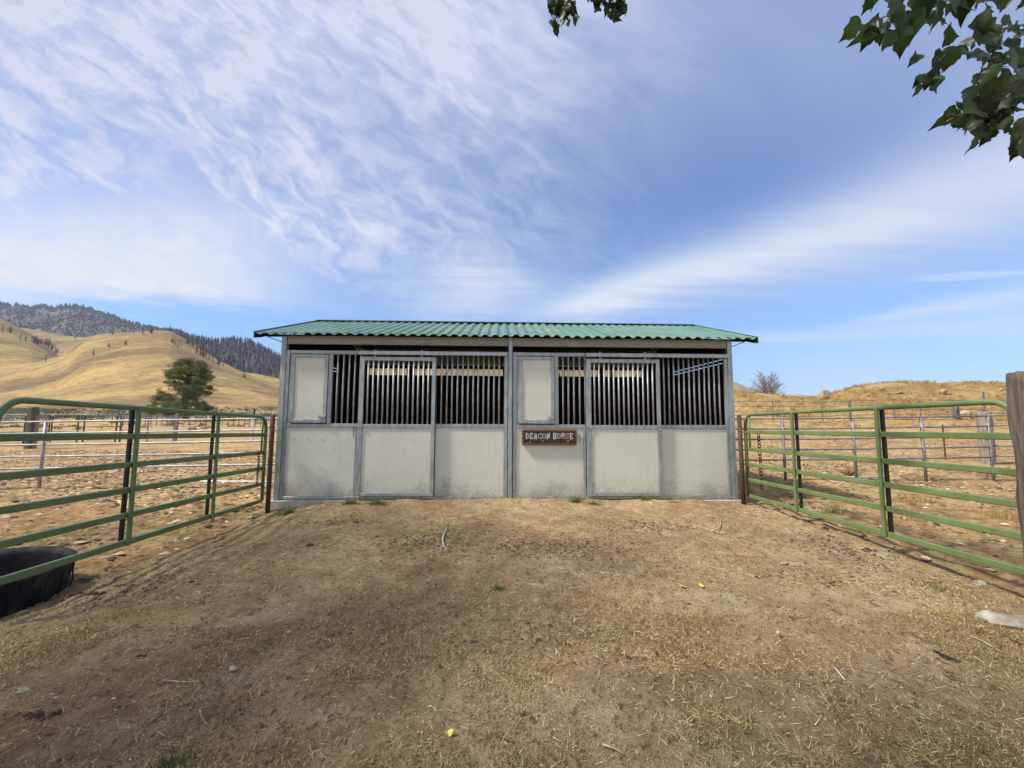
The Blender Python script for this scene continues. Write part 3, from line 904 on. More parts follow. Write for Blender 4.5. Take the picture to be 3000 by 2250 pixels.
GL = {
 'D': ([[(.2, .03), (.2, .97)], [(.2, .93), (.42, .93)] + ARC(.42, .5, .30, .43, 90, -90) + [(.2, .07)]], [(.05, 0, .36), (.05, 1, .36)]),
 'E': ([[(.2, .03), (.2, .97)], [(.2, .93), (.76, .93)], [(.2, .5), (.55, .5)], [(.2, .07), (.78, .07)]], [(.05, 0, .32), (.05, 1, .32)], [(.74, .70, .97), (.76, .03, .30), (.55, .38, .62)]),
 'A': ([[(.18, .03), (.40, .97), (.44, .97), (.68, .03)], [(.28, .34), (.58, .34)]], [(.03, 0, .32), (.53, 0, .84)]),
 'C': ([ARC(.43, .5, .32, .43, 35, 325, 14)], [], [(.72, .62, .97), (.72, .03, .30)]),
 'O': ([ARC(.43, .5, .32, .43, 0, 360, 18)], []),
 'N': ([[(.18, .03), (.18, .97)], [(.20, .95), (.46, .5)], [(.42, .5), (.70, .05)], [(.70, .05), (.70, .97)]], [(.02, 0, .36), (.56, 1, .86)]),
 'H': ([[(.2, .03), (.2, .97)], [(.68, .03), (.68, .97)], [(.2, .5), (.68, .5)]], [(.05, 0, .36), (.05, 1, .36), (.53, 0, .84), (.53, 1, .84)]),
 'U': ([[(.2, .97), (.2, .38)] + ARC(.43, .36, .23, .29, 180, 360) + [(.66, .97)]], [(.05, 1, .34), (.53, 1, .80)]),
 'S': ([ARC(.42, .72, .24, .22, 30, 250, 9) + ARC(.42, .28, .26, .22, 70, -150, 9)], [], [(.68, .66, .97), (.14, .03, .34)]),
}
def letters(txt, x0, z0, h, pitch, y, depth=.010):
    mb = MB(); x = x0
    for ch in txt:
        if ch == ' ': x += pitch*.55; continue
        g = GL[ch]; w = pitch*.98; th = h*.17
        for st in g[0]:
            pts = [(x + a*w, z0 + b*h) for a, b in st]
            for (a, b) in zip(pts[:-1], pts[1:]):
                vert = abs(b[0]-a[0]) < abs(b[1]-a[1])*.6
                tw = th*(1.1 if vert else .62)
                if math.hypot(b[0]-a[0], b[1]-a[1]) < 1e-5: continue
                d = np.array([b[0]-a[0], 0, b[1]-a[1]]); d /= np.linalg.norm(d)
                mb.bar(np.array([a[0], y, a[1]]) - d*th*.15, np.array([b[0], y, b[1]]) + d*th*.15, tw, depth, up=(0, 1, 0), bev=0)
        for (a, e, b) in g[1]:
            zc = z0 + (0.03 if e == 0 else .97)*h
            mb.bar((x + a*w, y - .001, zc), (x + b*w, y - .001, zc), h*.11, depth, up=(0, 1, 0), bev=0)
        for (a, b0, b1) in (g[2] if len(g) > 2 else []):
            mb.bar((x + a*w, y - .0015, z0 + b0*h), (x + a*w, y - .0015, z0 + b1*h), h*.11, depth, up=(0, 1, 0), bev=0)
        x += pitch
    return mb, x
pw = (sx1 - sx0 - 2*b_ - .030)/11.55
lm, _ = letters('DEACON HOUSE', sx0 + b_ + .018, sz0 + .098, .098, pw, -.046)
lm.build('lettering', M['white_letter'], sign)
for (xx, zz_) in ((.315, .900), (.525, .925), (.925, .925)):
    MB().tube([(xx, -.04, zz_), (xx, -.075, zz_ - .004), (xx, -.080, zz_ + .022)], .0045, 7).build('hook', M['pipe'], sign, True)

# ------------------------------------------------------------------ gates
def gate(name, label, x0, y0, x1, y1, zb0, zb1, H, mt, inner, stiles, curl0=True):
    """0 = end by the barn, 1 = end near the camera; y0/y1 the centre line of the end tubes"""
    g = thing(name, label, 'gate', (x0, y0, zb0))
    A = np.array([x0, y0, 0.]); B = np.array([x1, y1, 0.])
    def pt(s, f): return A + (B-A)*s + np.array([0, 0, (zb0 + (zb1-zb0)*s) + H*f])
    L = np.linalg.norm(B-A); cr = .17/L; ch = .19/H
    arc = lambda s, d: [pt(s + d*cr*(1-math.cos(a)), 1 - ch*(1-math.sin(a))) for a in np.linspace(0, math.pi/2, 9)]
    P = [pt(0, 0)] + arc(0, 1) + arc(1, -1)[::-1] + [pt(1, 0)]
    MB().tube(P, .0245, 14).build('frame_tube', mt, g, True)
    for f in (0, .2, .386, .573, .786):
        r_ = MB(); r_.bar(pt(0.004, f), pt(.996, f), .036, .054, bev=.006); r_.build('rail', mt, g)
    n = np.cross((B-A)/L, [0, 0, 1.0]); n = n*inner
    for s in stiles:
        w_ = .0
        st = MB(); st.bar(pt(s, -.02) + n*.034, pt(s, .995) + n*.028, .026, .036, up=(B-A), bev=.003); st.build('stile', mt, g)
        sb = MB(); sb.bar(pt(s, -.02) - n*.036, pt(s, .99) - n*.030, .026, .036, up=(B-A), bev=.003); sb.build('stile', M['gate_shade'], g, label='rear stile in painted shade')
    e = .095/L
    MB().tube([pt(e*1.0, .99), pt(e*1.0, .573)], .014, 8).build('latch_bar', mt, g, True)
    MB().bar(pt(e*.45, .80) + n*.03, pt(e*.45, .36) + n*.03, .02, .03, up=(B-A), bev=.002).build('latch_bar', mt, g)
    MB().bar(pt(e*.1, .785) + n*.045, pt(e*1.3, .785) + n*.045, .012, .02, bev=0).build('latch_lever', mt, g)
    return g, pt, n


# left gate: barn end at y=-.12, near end at y=-3.52
gl, ptl, nl = gate('green_gate', 'shaded green six rail pipe gate on the left, above the black tub', -3.80, -.13, -3.66, -3.53, .018, .150, 1.27, M['gate_l'], -1, (.338, .678))
gr, ptr, nr = gate('green_gate', 'sunlit green six rail pipe gate on the right, beside the timber post', 3.755, -.19, 3.735, -3.52, .092, .183, 1.27, M['gate_r'], 1, (.316, .672))
# hinge pins to the rusty posts are drawn from the post side
def rust_post(xb, yb, zb, xt, yt, zt, label, pins):
    g = thing('pipe_post', label, 'post', (xb, yb, zb))
    MB().tube([(xb, yb, zb - .2), (xt, yt, zt)], .033, 16).build('pipe', M['rust'], g, True)
    for (p0, p1) in pins:
        MB().tube([p0, p1], .010, 8).build('hinge_pin', M['pipe'], g, True)
    return g
q0 = ptl(0, .786); q1 = ptl(0, .386)
rust_post(-3.665, -.20, -.17, -3.665, -.20, 1.325, 'short rusty pipe post between the left green gate and the barn corner',
          [((-3.69, -.20, q0[2]), (q0[0], q0[1], q0[2])), ((-3.69, -.20, q1[2]), (q1[0], q1[1], q1[2]))])
q0 = ptr(0, .786); q1 = ptr(0, .386)
rust_post(3.655, -.22, -.08, 3.640, -.22, 1.365, 'short rusty pipe post between the barn corner and the right green gate',
          [((3.66, -.22, q0[2]), (q0[0], q0[1], q0[2])), ((3.66, -.22, q1[2]), (q1[0], q1[1], q1[2]))])
a = at_y(738, 1322, -.32); b = at_y(741, 1412, -.32)
chain([(-3.775, -.33, ptl(0, .573)[2] + .03), (-3.76, -.33, ptl(0, .573)[2] - .12), (-3.77, -.33, ptl(0, .573)[2] - .45)], .052, .0055, M['rust'],
      label='rusty chain dangling from the left green gate near its latch')
tb = at_y(2222, 1275, -.38); te = at_y(2232, 1432, -.38)
chain([(tb[0], -.38, tb[2] + .02), (tb[0] + .01, -.38, (tb[2]+te[2])/2), (te[0], -.38, te[2])], .070, .0068, M['rust'],
      label='long rusty chain dangling through the rails of the right green gate')

# ------------------------------------------------------------------ big timber post at the right edge
def timber(name, label, x, y, z0, z1, r, mt, seed, square=True, lean=(0, 0), nz=26, n=28):
    rs = np.random.default_rng(seed); V_ = []; Fs = []
    for i in range(nz):
        f = i/(nz-1); z = z0 + (z1-z0)*f
        for k in range(n):
            a = 2*math.pi*k/n
            rr = r
            if square: rr = r/max(abs(math.cos(a)), abs(math.sin(a)))**.75
            rr *= 1 + .10*float(fbm(k*.55 + seed, f*5.0, 3, seed)) + .10*float(fbm(seed, f*6, 2, seed+4))
            if i == nz-1: rr *= .96
            zz_ = z + (float(fbm(k*.7, seed, 2, seed))*.035 if i == nz-1 else 0)
            V_.append((x + lean[0]*f + rr*math.cos(a), y + lean[1]*f + rr*math.sin(a), zz_))
    for i in range(nz-1):
        for k in range(n): Fs.append((i*n+k, i*n+(k+1) % n, (i+1)*n+(k+1) % n, (i+1)*n+k))
    V_.append((x + lean[0], y + lean[1], z1 - .012)); c_ = len(V_)-1
    for k in range(n): Fs.append(((nz-1)*n+k, (nz-1)*n+(k+1) % n, c_))
    o = mesh(name, V_, Fs, mt, smooth=True)
    return tag(o, label, 'post')
timber('timber_post', 'thick weathered timber post at the right edge holding the right green gate', 3.655, -3.72, -.2, 1.655, .135, M['timber'], 3)
rp = MB().tube([(3.735, -3.33, .9), (3.83, -3.40, .9)], .012, 8).tube([(3.735, -3.33, .35), (3.83, -3.40, .35)], .012, 8)
rp.build('hinge_pin', M['pipe'], gr, True) if False else None

# ------------------------------------------------------------------ pipe fences
def pipe_fence(label, pts, zt, rails, r, post_r, mt, name='pipe_fence', zg=None, pr=None, flat=False):
    g = thing(name, label, 'fence', (pts[0][0], pts[0][1], 0))
    for (f) in rails:
        P = [(q[0], q[1], zt[i] - f) for i, q in enumerate(pts)]
        MB().tube(P, r, 10).build('rail', mt, g, True)
    for i, q in enumerate(pts):
        if q[2]:
            zb = float(ground_z(q[0], q[1])) - .15
            mb = MB()
            if flat: mb.box((q[0]-post_r, q[1]-post_r*.7, zb), (q[0]+post_r, q[1]+post_r*.7, zt[i]), .006)
            else: mb.tube([(q[0], q[1], zb), (q[0], q[1], zt[i] - r*.4)], post_r, 10)
            mb.build('post', mt, g, not flat)
    return g


def fy(px, py, y): q = at_y(px, py, y); return q
# left silver fence (y about 2.4)
Lp = []; Lz = []
for (px, py, pst) in ((-420, 1242, 1), (135, 1235.5, 1), (402, 1232, 0), (640, 1228.5, 1), (845, 1225, 0)):
    q = at_y(px, py, 2.35); Lp.append((q[0], q[1], pst)); Lz.append(q[2])
Lp.append((-3.78, 2.30, 1)); Lz.append(Lz[-1])
pipe_fence('five rail bright galvanised pipe fence crossing the corral behind the left gate', Lp, Lz, (0, .245, .487, .735, .985), .020, .030, M['rail'])
# right silver fence
Rp = []; Rz = []
for (px, py, pst, yy) in ((2120, 1228, 0, 2.75), (2292, 1227, 1, 2.75), (2497, 1225, 1, 2.70), (2698, 1222, 1, 2.65), (2893, 1219, 1, 2.60)):
    q = at_y(px, py, yy); Rp.append((q[0], q[1], pst)); Rz.append(q[2])
Rp[0] = (3.9, 2.76, 0)
pipe_fence('five rail galvanised pipe fence crossing the corral behind the right gate', Rp, Rz, (0, .240, .482, .725, .965), .019, .031, M['rust_grey'])
Rq = [(Rp[-1][0] + .06, Rp[-1][1] + .05, 0)]; Rqz = [Rz[-1] + .02]
q = at_y(3300, 1213, 2.3); Rq.append((q[0], q[1], 1)); Rqz.append(q[2])
pipe_fence('grey pipe fence panel running on from the corner post behind the timber post', Rq, Rqz, (0, .240, .482, .725, .965), .019, .031, M['rust_grey'])
# rail lying on the ground
def lying(name, label, cat, P, r, m_, n=8, grp=None):
    P2 = [(a, b, float(ground_z(a, b)) + r + .012 + dz_) for a, b, dz_ in P]
    return tag(MB().tube(P2, r, n).build(name, m_, None, True), label, cat, grp)
lying('loose_pipe', 'white pipe lying on the ground under the right pipe fence', 'pipe', [(7.7, 3.0, 0), (9.2, 2.95, 0)], .022, M['pole_white'])
lying('loose_pipe', 'white pipe lying on the corral ground behind the left rusty chain', 'pipe', [(-7.3, 3.35, 0), (-6.0, 3.3, 0), (-5.0, 3.2, 0)], .020, M['pole_white'])
lying('loose_stick', 'long dark stick leaning on the ground behind the dark stile of the right gate', 'stick', [(7.85, 3.9, 0), (8.8, 4.9, .10)], .012, M['dstick'])

# far right cable fence on its rise
Fp = []; Fz = []
yf = 17.5
for px in (2090, 2264, 2409, 2490, 2620, 2697, 2793, 2885, 3000, 3160, 3400):
    q = at_y(px, 1205, yf); Fp.append((q[0], yf)); Fz.append(float(ground_z(q[0], yf)) + 1.28)
g = thing('cable_fence', 'thin grey cable fence along the foot of the golden mound', 'fence', (Fp[0][0], yf, .8))
for f in (0, .30, .60, .90):
    MB().tube([(a[0], a[1], z - f) for a, z in zip(Fp, Fz)], .022, 6).build('cable', M['rust_grey'], g, True)
for i, (a, z) in enumerate(zip(Fp, Fz)):
    big = i in (3, 6, 7)
    MB().box((a[0] - (.07 if big else .025), a[1] - .03, z - 1.5), (a[0] + (.07 if big else .025), a[1] + .03, z + (.55 if i == 7 else .03)), .005).build('post', M['rust_grey'], g)
q = at_y(2803, 1198, yf + .2); timber('wooden_post', 'grey split wooden post in the cable fence at the foot of the mound', q[0], yf + .25, .3, 2.15, .13, M['log'], 12)
q = at_z(2896, 1358, -.1); timber('log_post', 'stout round log post, pale on one side, behind the corner of the right pipe fence', q[0], q[1], -.3, 1.56, .175, M['log'], 15, square=False)
q = at_z(2770, 1348, -.1)
tp = thing('steel_stake', 'thin rusty steel stake standing behind the right pipe fence', 'stake', (q[0], q[1], -.1))
MB().box((q[0] - .018, q[1] - .01, -.3), (q[0] + .018, q[1] + .01, 1.12)).box((q[0] - .005, q[1] - .03, -.3), (q[0] + .005, q[1], 1.11)).build('stake_body', M['rust'], tp)

# far left pens: wooden post, dark green pen panels, pale steel posts
q = at_z(86, 1312, -.25)
timber('railroad_tie_post', 'tall brown wooden post standing in the dark green pen line at left', q[0], q[1], -.5, 1.68, .155, M['timber'], 22)
q = at_z(100, 1312, -.25)
tag(MB().box((q[0] - .07, q[1] - .05, -.5), (q[0] + .07, q[1] + .05, 1.30), .01).build('steel_post', M['rust_grey'], None), 'grey steel post fixed beside the tall brown wooden post', 'post')


def pen_panel(label, px0, px1, y, topz, h, nr, cols, mt, r=.020, group=None):
    a = at_y(px0, 1216, y); b = at_y(px1, 1216, y)
    g = thing('pen_panel', label, 'pen panel', (a[0], y, topz - h), group)
    L = b[0]-a[0]; c_ = .16
    P = [(a[0], y, topz - h)] + [(a[0] + c_*(1-math.cos(t_)), y, topz - c_*(1-math.sin(t_))) for t_ in np.linspace(0, math.pi/2, 6)] + \
        [(b[0] - c_*(1-math.cos(t_)), y, topz - c_*(1-math.sin(t_))) for t_ in np.linspace(math.pi/2, 0, 6)] + [(b[0], y, topz - h)]
    MB().tube(P, r, 8).build('frame_tube', mt, g, True)
    for i in range(1, nr):
        z = topz - h + (h - .05)*(i/nr)*1.0 if i else topz
        MB().tube([(a[0], y, z), (b[0], y, z)], r*.8, 6).build('rail', mt, g, True)
    for cx in cols:
        x = a[0] + L*cx
        MB().box((x - .03, y - .02, topz - h), (x + .03, y + .02, topz - .01)).build('stile', mt, g)
    return g
pen_panel('dark green pen panel at the far left, left of the tall brown wooden post', -260, 76, 14.5, 1.30, 1.45, 5, (.25, .60), M['panel_green'], .03)
pen_panel('dark green pen panel just right of the tall brown wooden post', 84, 148, 16.3, 1.33, 1.5, 5, (), M['panel_green'], .03)
pen_panel('long dark green pen panel in the middle of the left pens', 155, 356, 16.3, 1.30, 1.5, 5, (.38, .47, .94), M['panel_green'], .03)
pen_panel('thin grey pen panel between the green panels and the pale square post', 360, 512, 16.4, 1.18, 1.35, 4, (.5,), M['rust_grey'], .016)
q = at_z(513, 1290, -.25)
tag(MB().box((q[0] - .085, q[1] - .06, -.5), (q[0] + .085, q[1] + .06, 1.42), .01).build('square_post', M['rust_grey'], None), 'pale square steel post below the big pine tree', 'post')
q = at_y(741, 1228, 20)
sp2 = thing('white_post', 'white post with a black cap beyond the left rusty post', 'post', (q[0], 20, -.3))
MB().box((q[0] - .09, 19.94, -.5), (q[0] + .09, 20.06, 1.05), .01).build('shaft', M['pole_white'], sp2)
MB().box((q[0] + .02, 19.95, 1.051), (q[0] + .10, 20.05, 1.75), .01).build('cap', M['dark'], sp2)
pts = []
ff = thing('wire_fence', 'long thin dark fence line of many pickets far out below the sagebrush', 'fence', (-60, 48, 0))
a = at_y(330, 1216, 50); b = at_y(1050, 1218, 50)
N_ = 46
zf = lambda x: float(ground_z(x, 50))
for f in (0.05, .5, 1.0, 1.42):
    MB().tube([(x, 50, zf(x) + f) for x in np.linspace(a[0], b[0], 30)], .020, 5).build('rail', M['panel_green'], ff)
for i in range(N_):
    x = a[0] + (b[0]-a[0])*i/(N_-1)
    MB().box((x - .03, 49.97, zf(x) - .1), (x + .03, 50.03, zf(x) + 1.45)).build('picket', M['panel_green'], ff)

# ------------------------------------------------------------------ rubber tub
def lathe(prof_, cx, cy, n=64, wob=0):
    V_ = []; Fs = []
    for i, (r, z) in enumerate(prof_):
        for k in range(n):
            a = 2*math.pi*k/n; rr = r*(1 + wob*math.sin(a*3 + i*.3))
            V_.append((cx + rr*math.cos(a), cy + rr*math.sin(a), z))
    m_ = len(prof_)
    for i in range(m_-1):
        for k in range(n): Fs.append((i*n+k, i*n+(k+1) % n, (i+1)*n+(k+1) % n, (i+1)*n+k))
    Fs.append(tuple(range((m_-1)*n, m_*n)))
    return V_, Fs
TC = (-4.41, -3.10); tz = -.215
V_, Fs = lathe([(.60, tz), (.635, tz + .02), (.645, tz + .12), (.655, tz + .21), (.672, tz + .265), (.680, tz + .285), (.668, tz + .295), (.640, tz + .288), (.618, tz + .265), (.612, tz + .25), (.605, tz + .10), (.60, tz + .075), (.59, tz + .07), (.3, tz + .07), (.02, tz + .07)], TC[0], TC[1], wob=.008)
tub = thing('rubber_tub', 'black tyre rubber feed tub on the ground behind the left gate', 'tub', (TC[0], TC[1], tz))
mesh('tub_body', V_, Fs, M['rubber'], tub, True)
mb = MB()
for k in range(22):
    a0 = 2*math.pi*k/22
    P = [(TC[0] + .662*math.cos(a0 + d), TC[1] + .662*math.sin(a0 + d), tz + h) for d, h in ((0, .05), (.10, .12), (.06, .19), (.17, .26))]
    mb.tube(P, .006, 5)
mb.build('tread_ribs', M['rubber'], tub, True)

# ------------------------------------------------------------------ trees
def rand_dirs(n, rng=RNG):
    d = rng.normal(size=(n, 3)); return d/np.linalg.norm(d, axis=1)[:, None]
def blades(C_, D_, Wv, L, w):
    """thin triangles: centre base C_, direction D_, width dir Wv"""
    a = C_ - Wv*w[:, None]/2; b = C_ + Wv*w[:, None]/2; c_ = C_ + D_*L[:, None]
    V_ = np.stack([a, b, c_], 1).reshape(-1, 3); Fq = np.arange(len(V_)).reshape(-1, 3)
    return V_, Fq


_ho = [(.10, .0), (.28, .03), (.40, .12), (.50, .27), (.44, .38), (.47, .52), (.37, .60), (.33, .76), (.20, .83), (.09, .98)]
_mr = [0.0, .22, .46, .72]
LV = [(0, y) for y in _mr] + [(0, 1.12)]
LT = []
for sg_ in (1, -1):
    b0_ = len(LV); LV += [(sg_*x*(1 if sg_ > 0 else .95), y*(1 if sg_ > 0 else .97)) for x, y in _ho]
    ids = [0] + list(range(b0_, b0_ + len(_ho))) + [4]
    mid_ = lambda i: min(range(4), key=lambda k: abs(_mr[k] - LV[i][1]))
    for i in range(len(ids)-1):
        a_, c_ = ids[i], ids[i+1]; m0, m1 = mid_(a_), mid_(c_) if c_ != 4 else 3
        if a_ not in (m0,): LT.append((a_, c_, m0) if sg_ > 0 else (a_, m0, c_))
        if m1 != m0: LT.append((m0, c_, m1) if sg_ > 0 else (m0, m1, c_))
    LT.append((ids[-2], 4, 3) if sg_ > 0 else (ids[-2], 3, 4))
LEAF = np.array(LV); LT = np.array([t_ for t_ in LT if len(set(t_)) == 3])


def leaves(points, dirs, normals, sizes, rng=RNG, curl=.5):
    n = len(points); m_ = len(LEAF)
    dirs = dirs/np.linalg.norm(dirs, axis=1)[:, None]
    s_ = np.cross(dirs, normals); s_ /= (np.linalg.norm(s_, axis=1)[:, None] + 1e-9)
    nn = np.cross(s_, dirs)
    Lx = LEAF[:, 0][None]*rng.uniform(.75, 1.1, (n, 1))*(1 + rng.normal(0, .05, (n, m_)))
    Ly = LEAF[:, 1][None]*(1 + rng.normal(0, .025, (n, m_)))
    ax_ = np.abs(LEAF[:, 0])
    Lz = (ax_**1.4)[None]*rng.uniform(-.5, 1.5, (n, 1))*curl*1.4 - (LEAF[:, 1]**2)[None]*rng.uniform(-.15, .55, (n, 1)) \
        + ax_[None]*np.sin(LEAF[:, 1][None]*11 + rng.uniform(0, 6, (n, 1)))*.16
    V_ = points[:, None] + (s_[:, None]*Lx[..., None] + dirs[:, None]*Ly[..., None] + nn[:, None]*Lz[..., None])*sizes[:, None, None]
    Fq = (np.arange(n)[:, None, None]*m_ + LT[None]).reshape(-1, 3)
    return V_.reshape(-1, 3), Fq, np.repeat(rng.random(n), len(LT))


def proj(P):
    d = P - CAM; t_ = d @ FWD
    return 1500 + F_PX*(d @ RT)/t_, 1125 - F_PX*(d @ UP)/t_, t_


def spray(path, n, spread, size, hang, rng):
    """leaves along a twig path"""
    P = np.array(path); seg = rng.random(n)*(len(P)-1); i = seg.astype(int); f = (seg-i)[:, None]
    c_ = P[i]*(1-f) + P[i+1]*f
    off = rand_dirs(n, rng)*spread*rng.random((n, 1))**.6
    off[:, 2] -= spread*.25
    D_ = rand_dirs(n, rng)*.7 + np.array([0, 0, -hang]) + off*1.0
    N_ = rand_dirs(n, rng) + np.array([0, 0, .6])
    return c_ + off, D_, N_, size*rng.uniform(.65, 1.15, n)


# overhead poplar on the left of the camera, its canopy shades the yard
T1 = thing('poplar_tree', 'leafy poplar overhead whose twig tips hang in at the top centre of the view', 'tree', (-8.3, -7.6, 0))
trunk = [(-8.3, -7.6, -.4), (-8.2, -7.5, 1.5), (-8.0, -7.3, 3.2), (-7.7, -7.0, 5.2), (-7.5, -6.8, 7.5), (-7.3, -6.7, 9.2)]
MB().tube(trunk, [.34, .28, .24, .19, .12, .05], 14).build('trunk', M['bark'], T1, True)
rg = np.random.default_rng(5)
ends = []
br = MB()
for k in range(15):
    zz_ = 2.8 + rg.random()*5.5
    a = -.55 + rg.normal()*.75 if k < 12 else rg.random()*6.28
    base_ = np.array([-8.0 + (zz_-3)*.12, -7.3 + (zz_-3)*.1, zz_]); L = 3.5 + rg.random()*4.0
    d = np.array([math.cos(a + .75), math.sin(a + .75), .25 + rg.random()*.25]); 
    P = [base_ + d*L*s_ + np.array([0, 0, -.35*s_*s_*L*.3]) + rg.normal(size=3)*.08*(s_ > 0) for s_ in np.linspace(0, 1, 6)]
    a_, b_, c_ = proj(np.array(P)); 
    if ((c_ > 0) & (a_ > -200) & (b_ > -150) & (a_ < 3200)).any(): continue
    br.tube(P, [.09, .07, .055, .04, .025, .012], 8); ends.append(P)
# three twigs that reach into the picture (top centre)
hang = []
for (pa, pb, dep) in (((1640, -260), (1640, 30), 3.0), ((1612, -200), (1625, 60), 3.05), ((1675, -240), (1672, 55), 2.95), ((1795, -240), (1795, 35), 3.1), ((1750, -200), (1757, 5), 3.05), ((1825, -240), (1822, 35), 3.1)):
    ra = ray(*pa); rb = ray(*pb); A_ = CAM + ra*dep/ra[1]; B_ = CAM + rb*dep/rb[1]
    P = [A_ + (B_-A_)*s_ + np.array([.02*math.sin(s_*5), .02*math.cos(s_*4), 0]) for s_ in np.linspace(0, 1, 5)]
    br.tube(P, [.010, .008, .006, .004, .0025], 6); hang.append(P)
top = hang[0][0]
for (fr, to) in ((ends[0][3], hang[0][0]), (hang[0][0], hang[3][0]), (hang[0][0], hang[1][0]), (hang[0][0], hang[2][0]), (hang[3][0], hang[4][0]), (hang[3][0], hang[5][0])):
    fr = np.array(fr); to = np.array(to)
    P = [fr + (to-fr)*s_ + np.array([0, 0, .6*math.sin(s_*math.pi)])*(np.linalg.norm(to-fr) > 2) for s_ in np.linspace(0, 1, 7)]
    r0_ = .03 if np.linalg.norm(to-fr) > 2 else .012
    br.tube(P, list(np.linspace(r0_, .010, 7)), 7)
br.build('limbs', M['bark'], T1, True)
Ps = []; Ds = []; Ns = []; Zs = []
for P in hang:
    a, b, c_, d = spray(P[1:] + np.array([0, 0, .02]), 75, .080, .085, 1.8, rg); Ps.append(a); Ds.append(b); Ns.append(c_); Zs.append(d)
# canopy leaves
nC_ = 3000
cc_ = []
cen = np.array([-5.2, -6.0, 6.8]); rad = np.array([5.2, 4.6, 2.7])
while len(cc_) < nC_:
    q = rg.uniform(-1, 1, 3)
    if q @ q > 1: continue
    if len(cc_) % 2: P = np.array([-9.1, -4.0, 7.0]) + np.array([3.4, 3.6, 2.2])*q  # leaf lobe out of view, added to shade the left gate
    else:
        P = cen + rad*q
        if float(fbm(P[0]*.9, P[1]*.9 + P[2]*.7, 3, 77)) < -.02: continue
    cc_.append(P)
cc_ = np.array(cc_)
for P in ends:
    a, b, c_, d = spray(P[1:], 150, .9, .2, .5, rg); cc_ = np.concatenate([cc_, a])
px_, py_, dd = proj(cc_)
keep = ~((dd > 0) & (px_ > -140) & (px_ < 3140) & (py_ > -110)) 
cc_ = cc_[keep]
nn_ = len(cc_)
Ps.append(cc_); Ds.append(rand_dirs(nn_, rg) + np.array([0, 0, -.5])); Ns.append(rand_dirs(nn_, rg) + np.array([0, 0, .5])); Zs.append(rg.uniform(.11, .19, nn_))
V_, Fq, rn = leaves(np.concatenate(Ps), np.concatenate(Ds), np.concatenate(Ns), np.concatenate(Zs), rg)
mesh('crown', V_, Fq, M['leaf'], T1, True, rnd=rn)

# second poplar at right, close branch in the upper right corner
T2 = thing('poplar_tree', 'poplar whose low branch with lobed leaves hangs into the upper right corner', 'tree', (5.6, -8.2, 0))
MB().tube([(5.6, -8.2, -.3), (5.5, -8.1, 1.4), (5.2, -7.9, 3.0), (5.0, -7.8, 5.0), (4.9, -7.7, 7.0)], [.26, .21, .17, .11, .04], 14).build('trunk', M['bark'], T2, True)
rg = np.random.default_rng(19)
def rp_(px, py, dep):
    r_ = ray(px, py); return CAM + r_*dep/(r_ @ FWD)
br = MB(); tw = []
root = np.array([5.25, -7.95, 2.7]); hub = rp_(3420, 60, 1.75)
br.tube([root, root*.6 + hub*.4 + np.array([0, 0, .35]), root*.25 + hub*.75 + np.array([0, 0, .2]), hub], [.05, .035, .022, .012], 8)
twigs = [([(3420, 60), (3200, 10), (3000, -20), (2850, 0), (2700, 25), (2600, 45), (2560, 62)], 1.55, .0065),
         ([(3000, -20), (2820, -40), (2650, -30), (2560, -20)], 1.60, .005),
         ([(3420, 60), (3150, 40), (3000, 72), (2900, 92), (2850, 120), (2790, 160), (2740, 195), (2710, 220)], 1.45, .005),
         ([(3420, 60), (3250, 140), (3120, 200), (3000, 258), (2900, 298), (2820, 332), (2775, 355)], 1.35, .0085),
         ([(2960, 275), (2920, 320), (2880, 370)], 1.33, .005),
         ([(3250, 140), (3120, 130), (3000, 140), (2930, 170), (2890, 200)], 1.40, .005),
         ([(3120, 200), (3060, 290), (3000, 385), (2985, 425)], 1.30, .006)]
for (pp, dep, r_) in twigs:
    P = [rp_(a, b, dep + .02*math.sin(i*1.7)) for i, (a, b) in enumerate(pp)]
    P[0] = hub if pp[0] == (3420, 60) else P[0]
    br.tube(P, list(np.linspace(r_, r_*.35, len(P))), 7); tw.append(P)
br.build('limbs', M['twig'], T2, True)
Ps = []; Ds = []; Ns = []; Zs = []
def put(px, py, dep, ang, size, facing=1.0):
    P = rp_(px, py, dep)
    d = RT*math.cos(math.radians(ang)) + UP*math.sin(math.radians(ang)) + FWD*rg.normal()*.25
    n_ = -FWD*facing + RT*rg.normal()*.45 + UP*rg.normal()*.45
    Ps.append(P[None]); Ds.append(d[None]); Ns.append(n_[None]); Zs.append(np.array([size]))
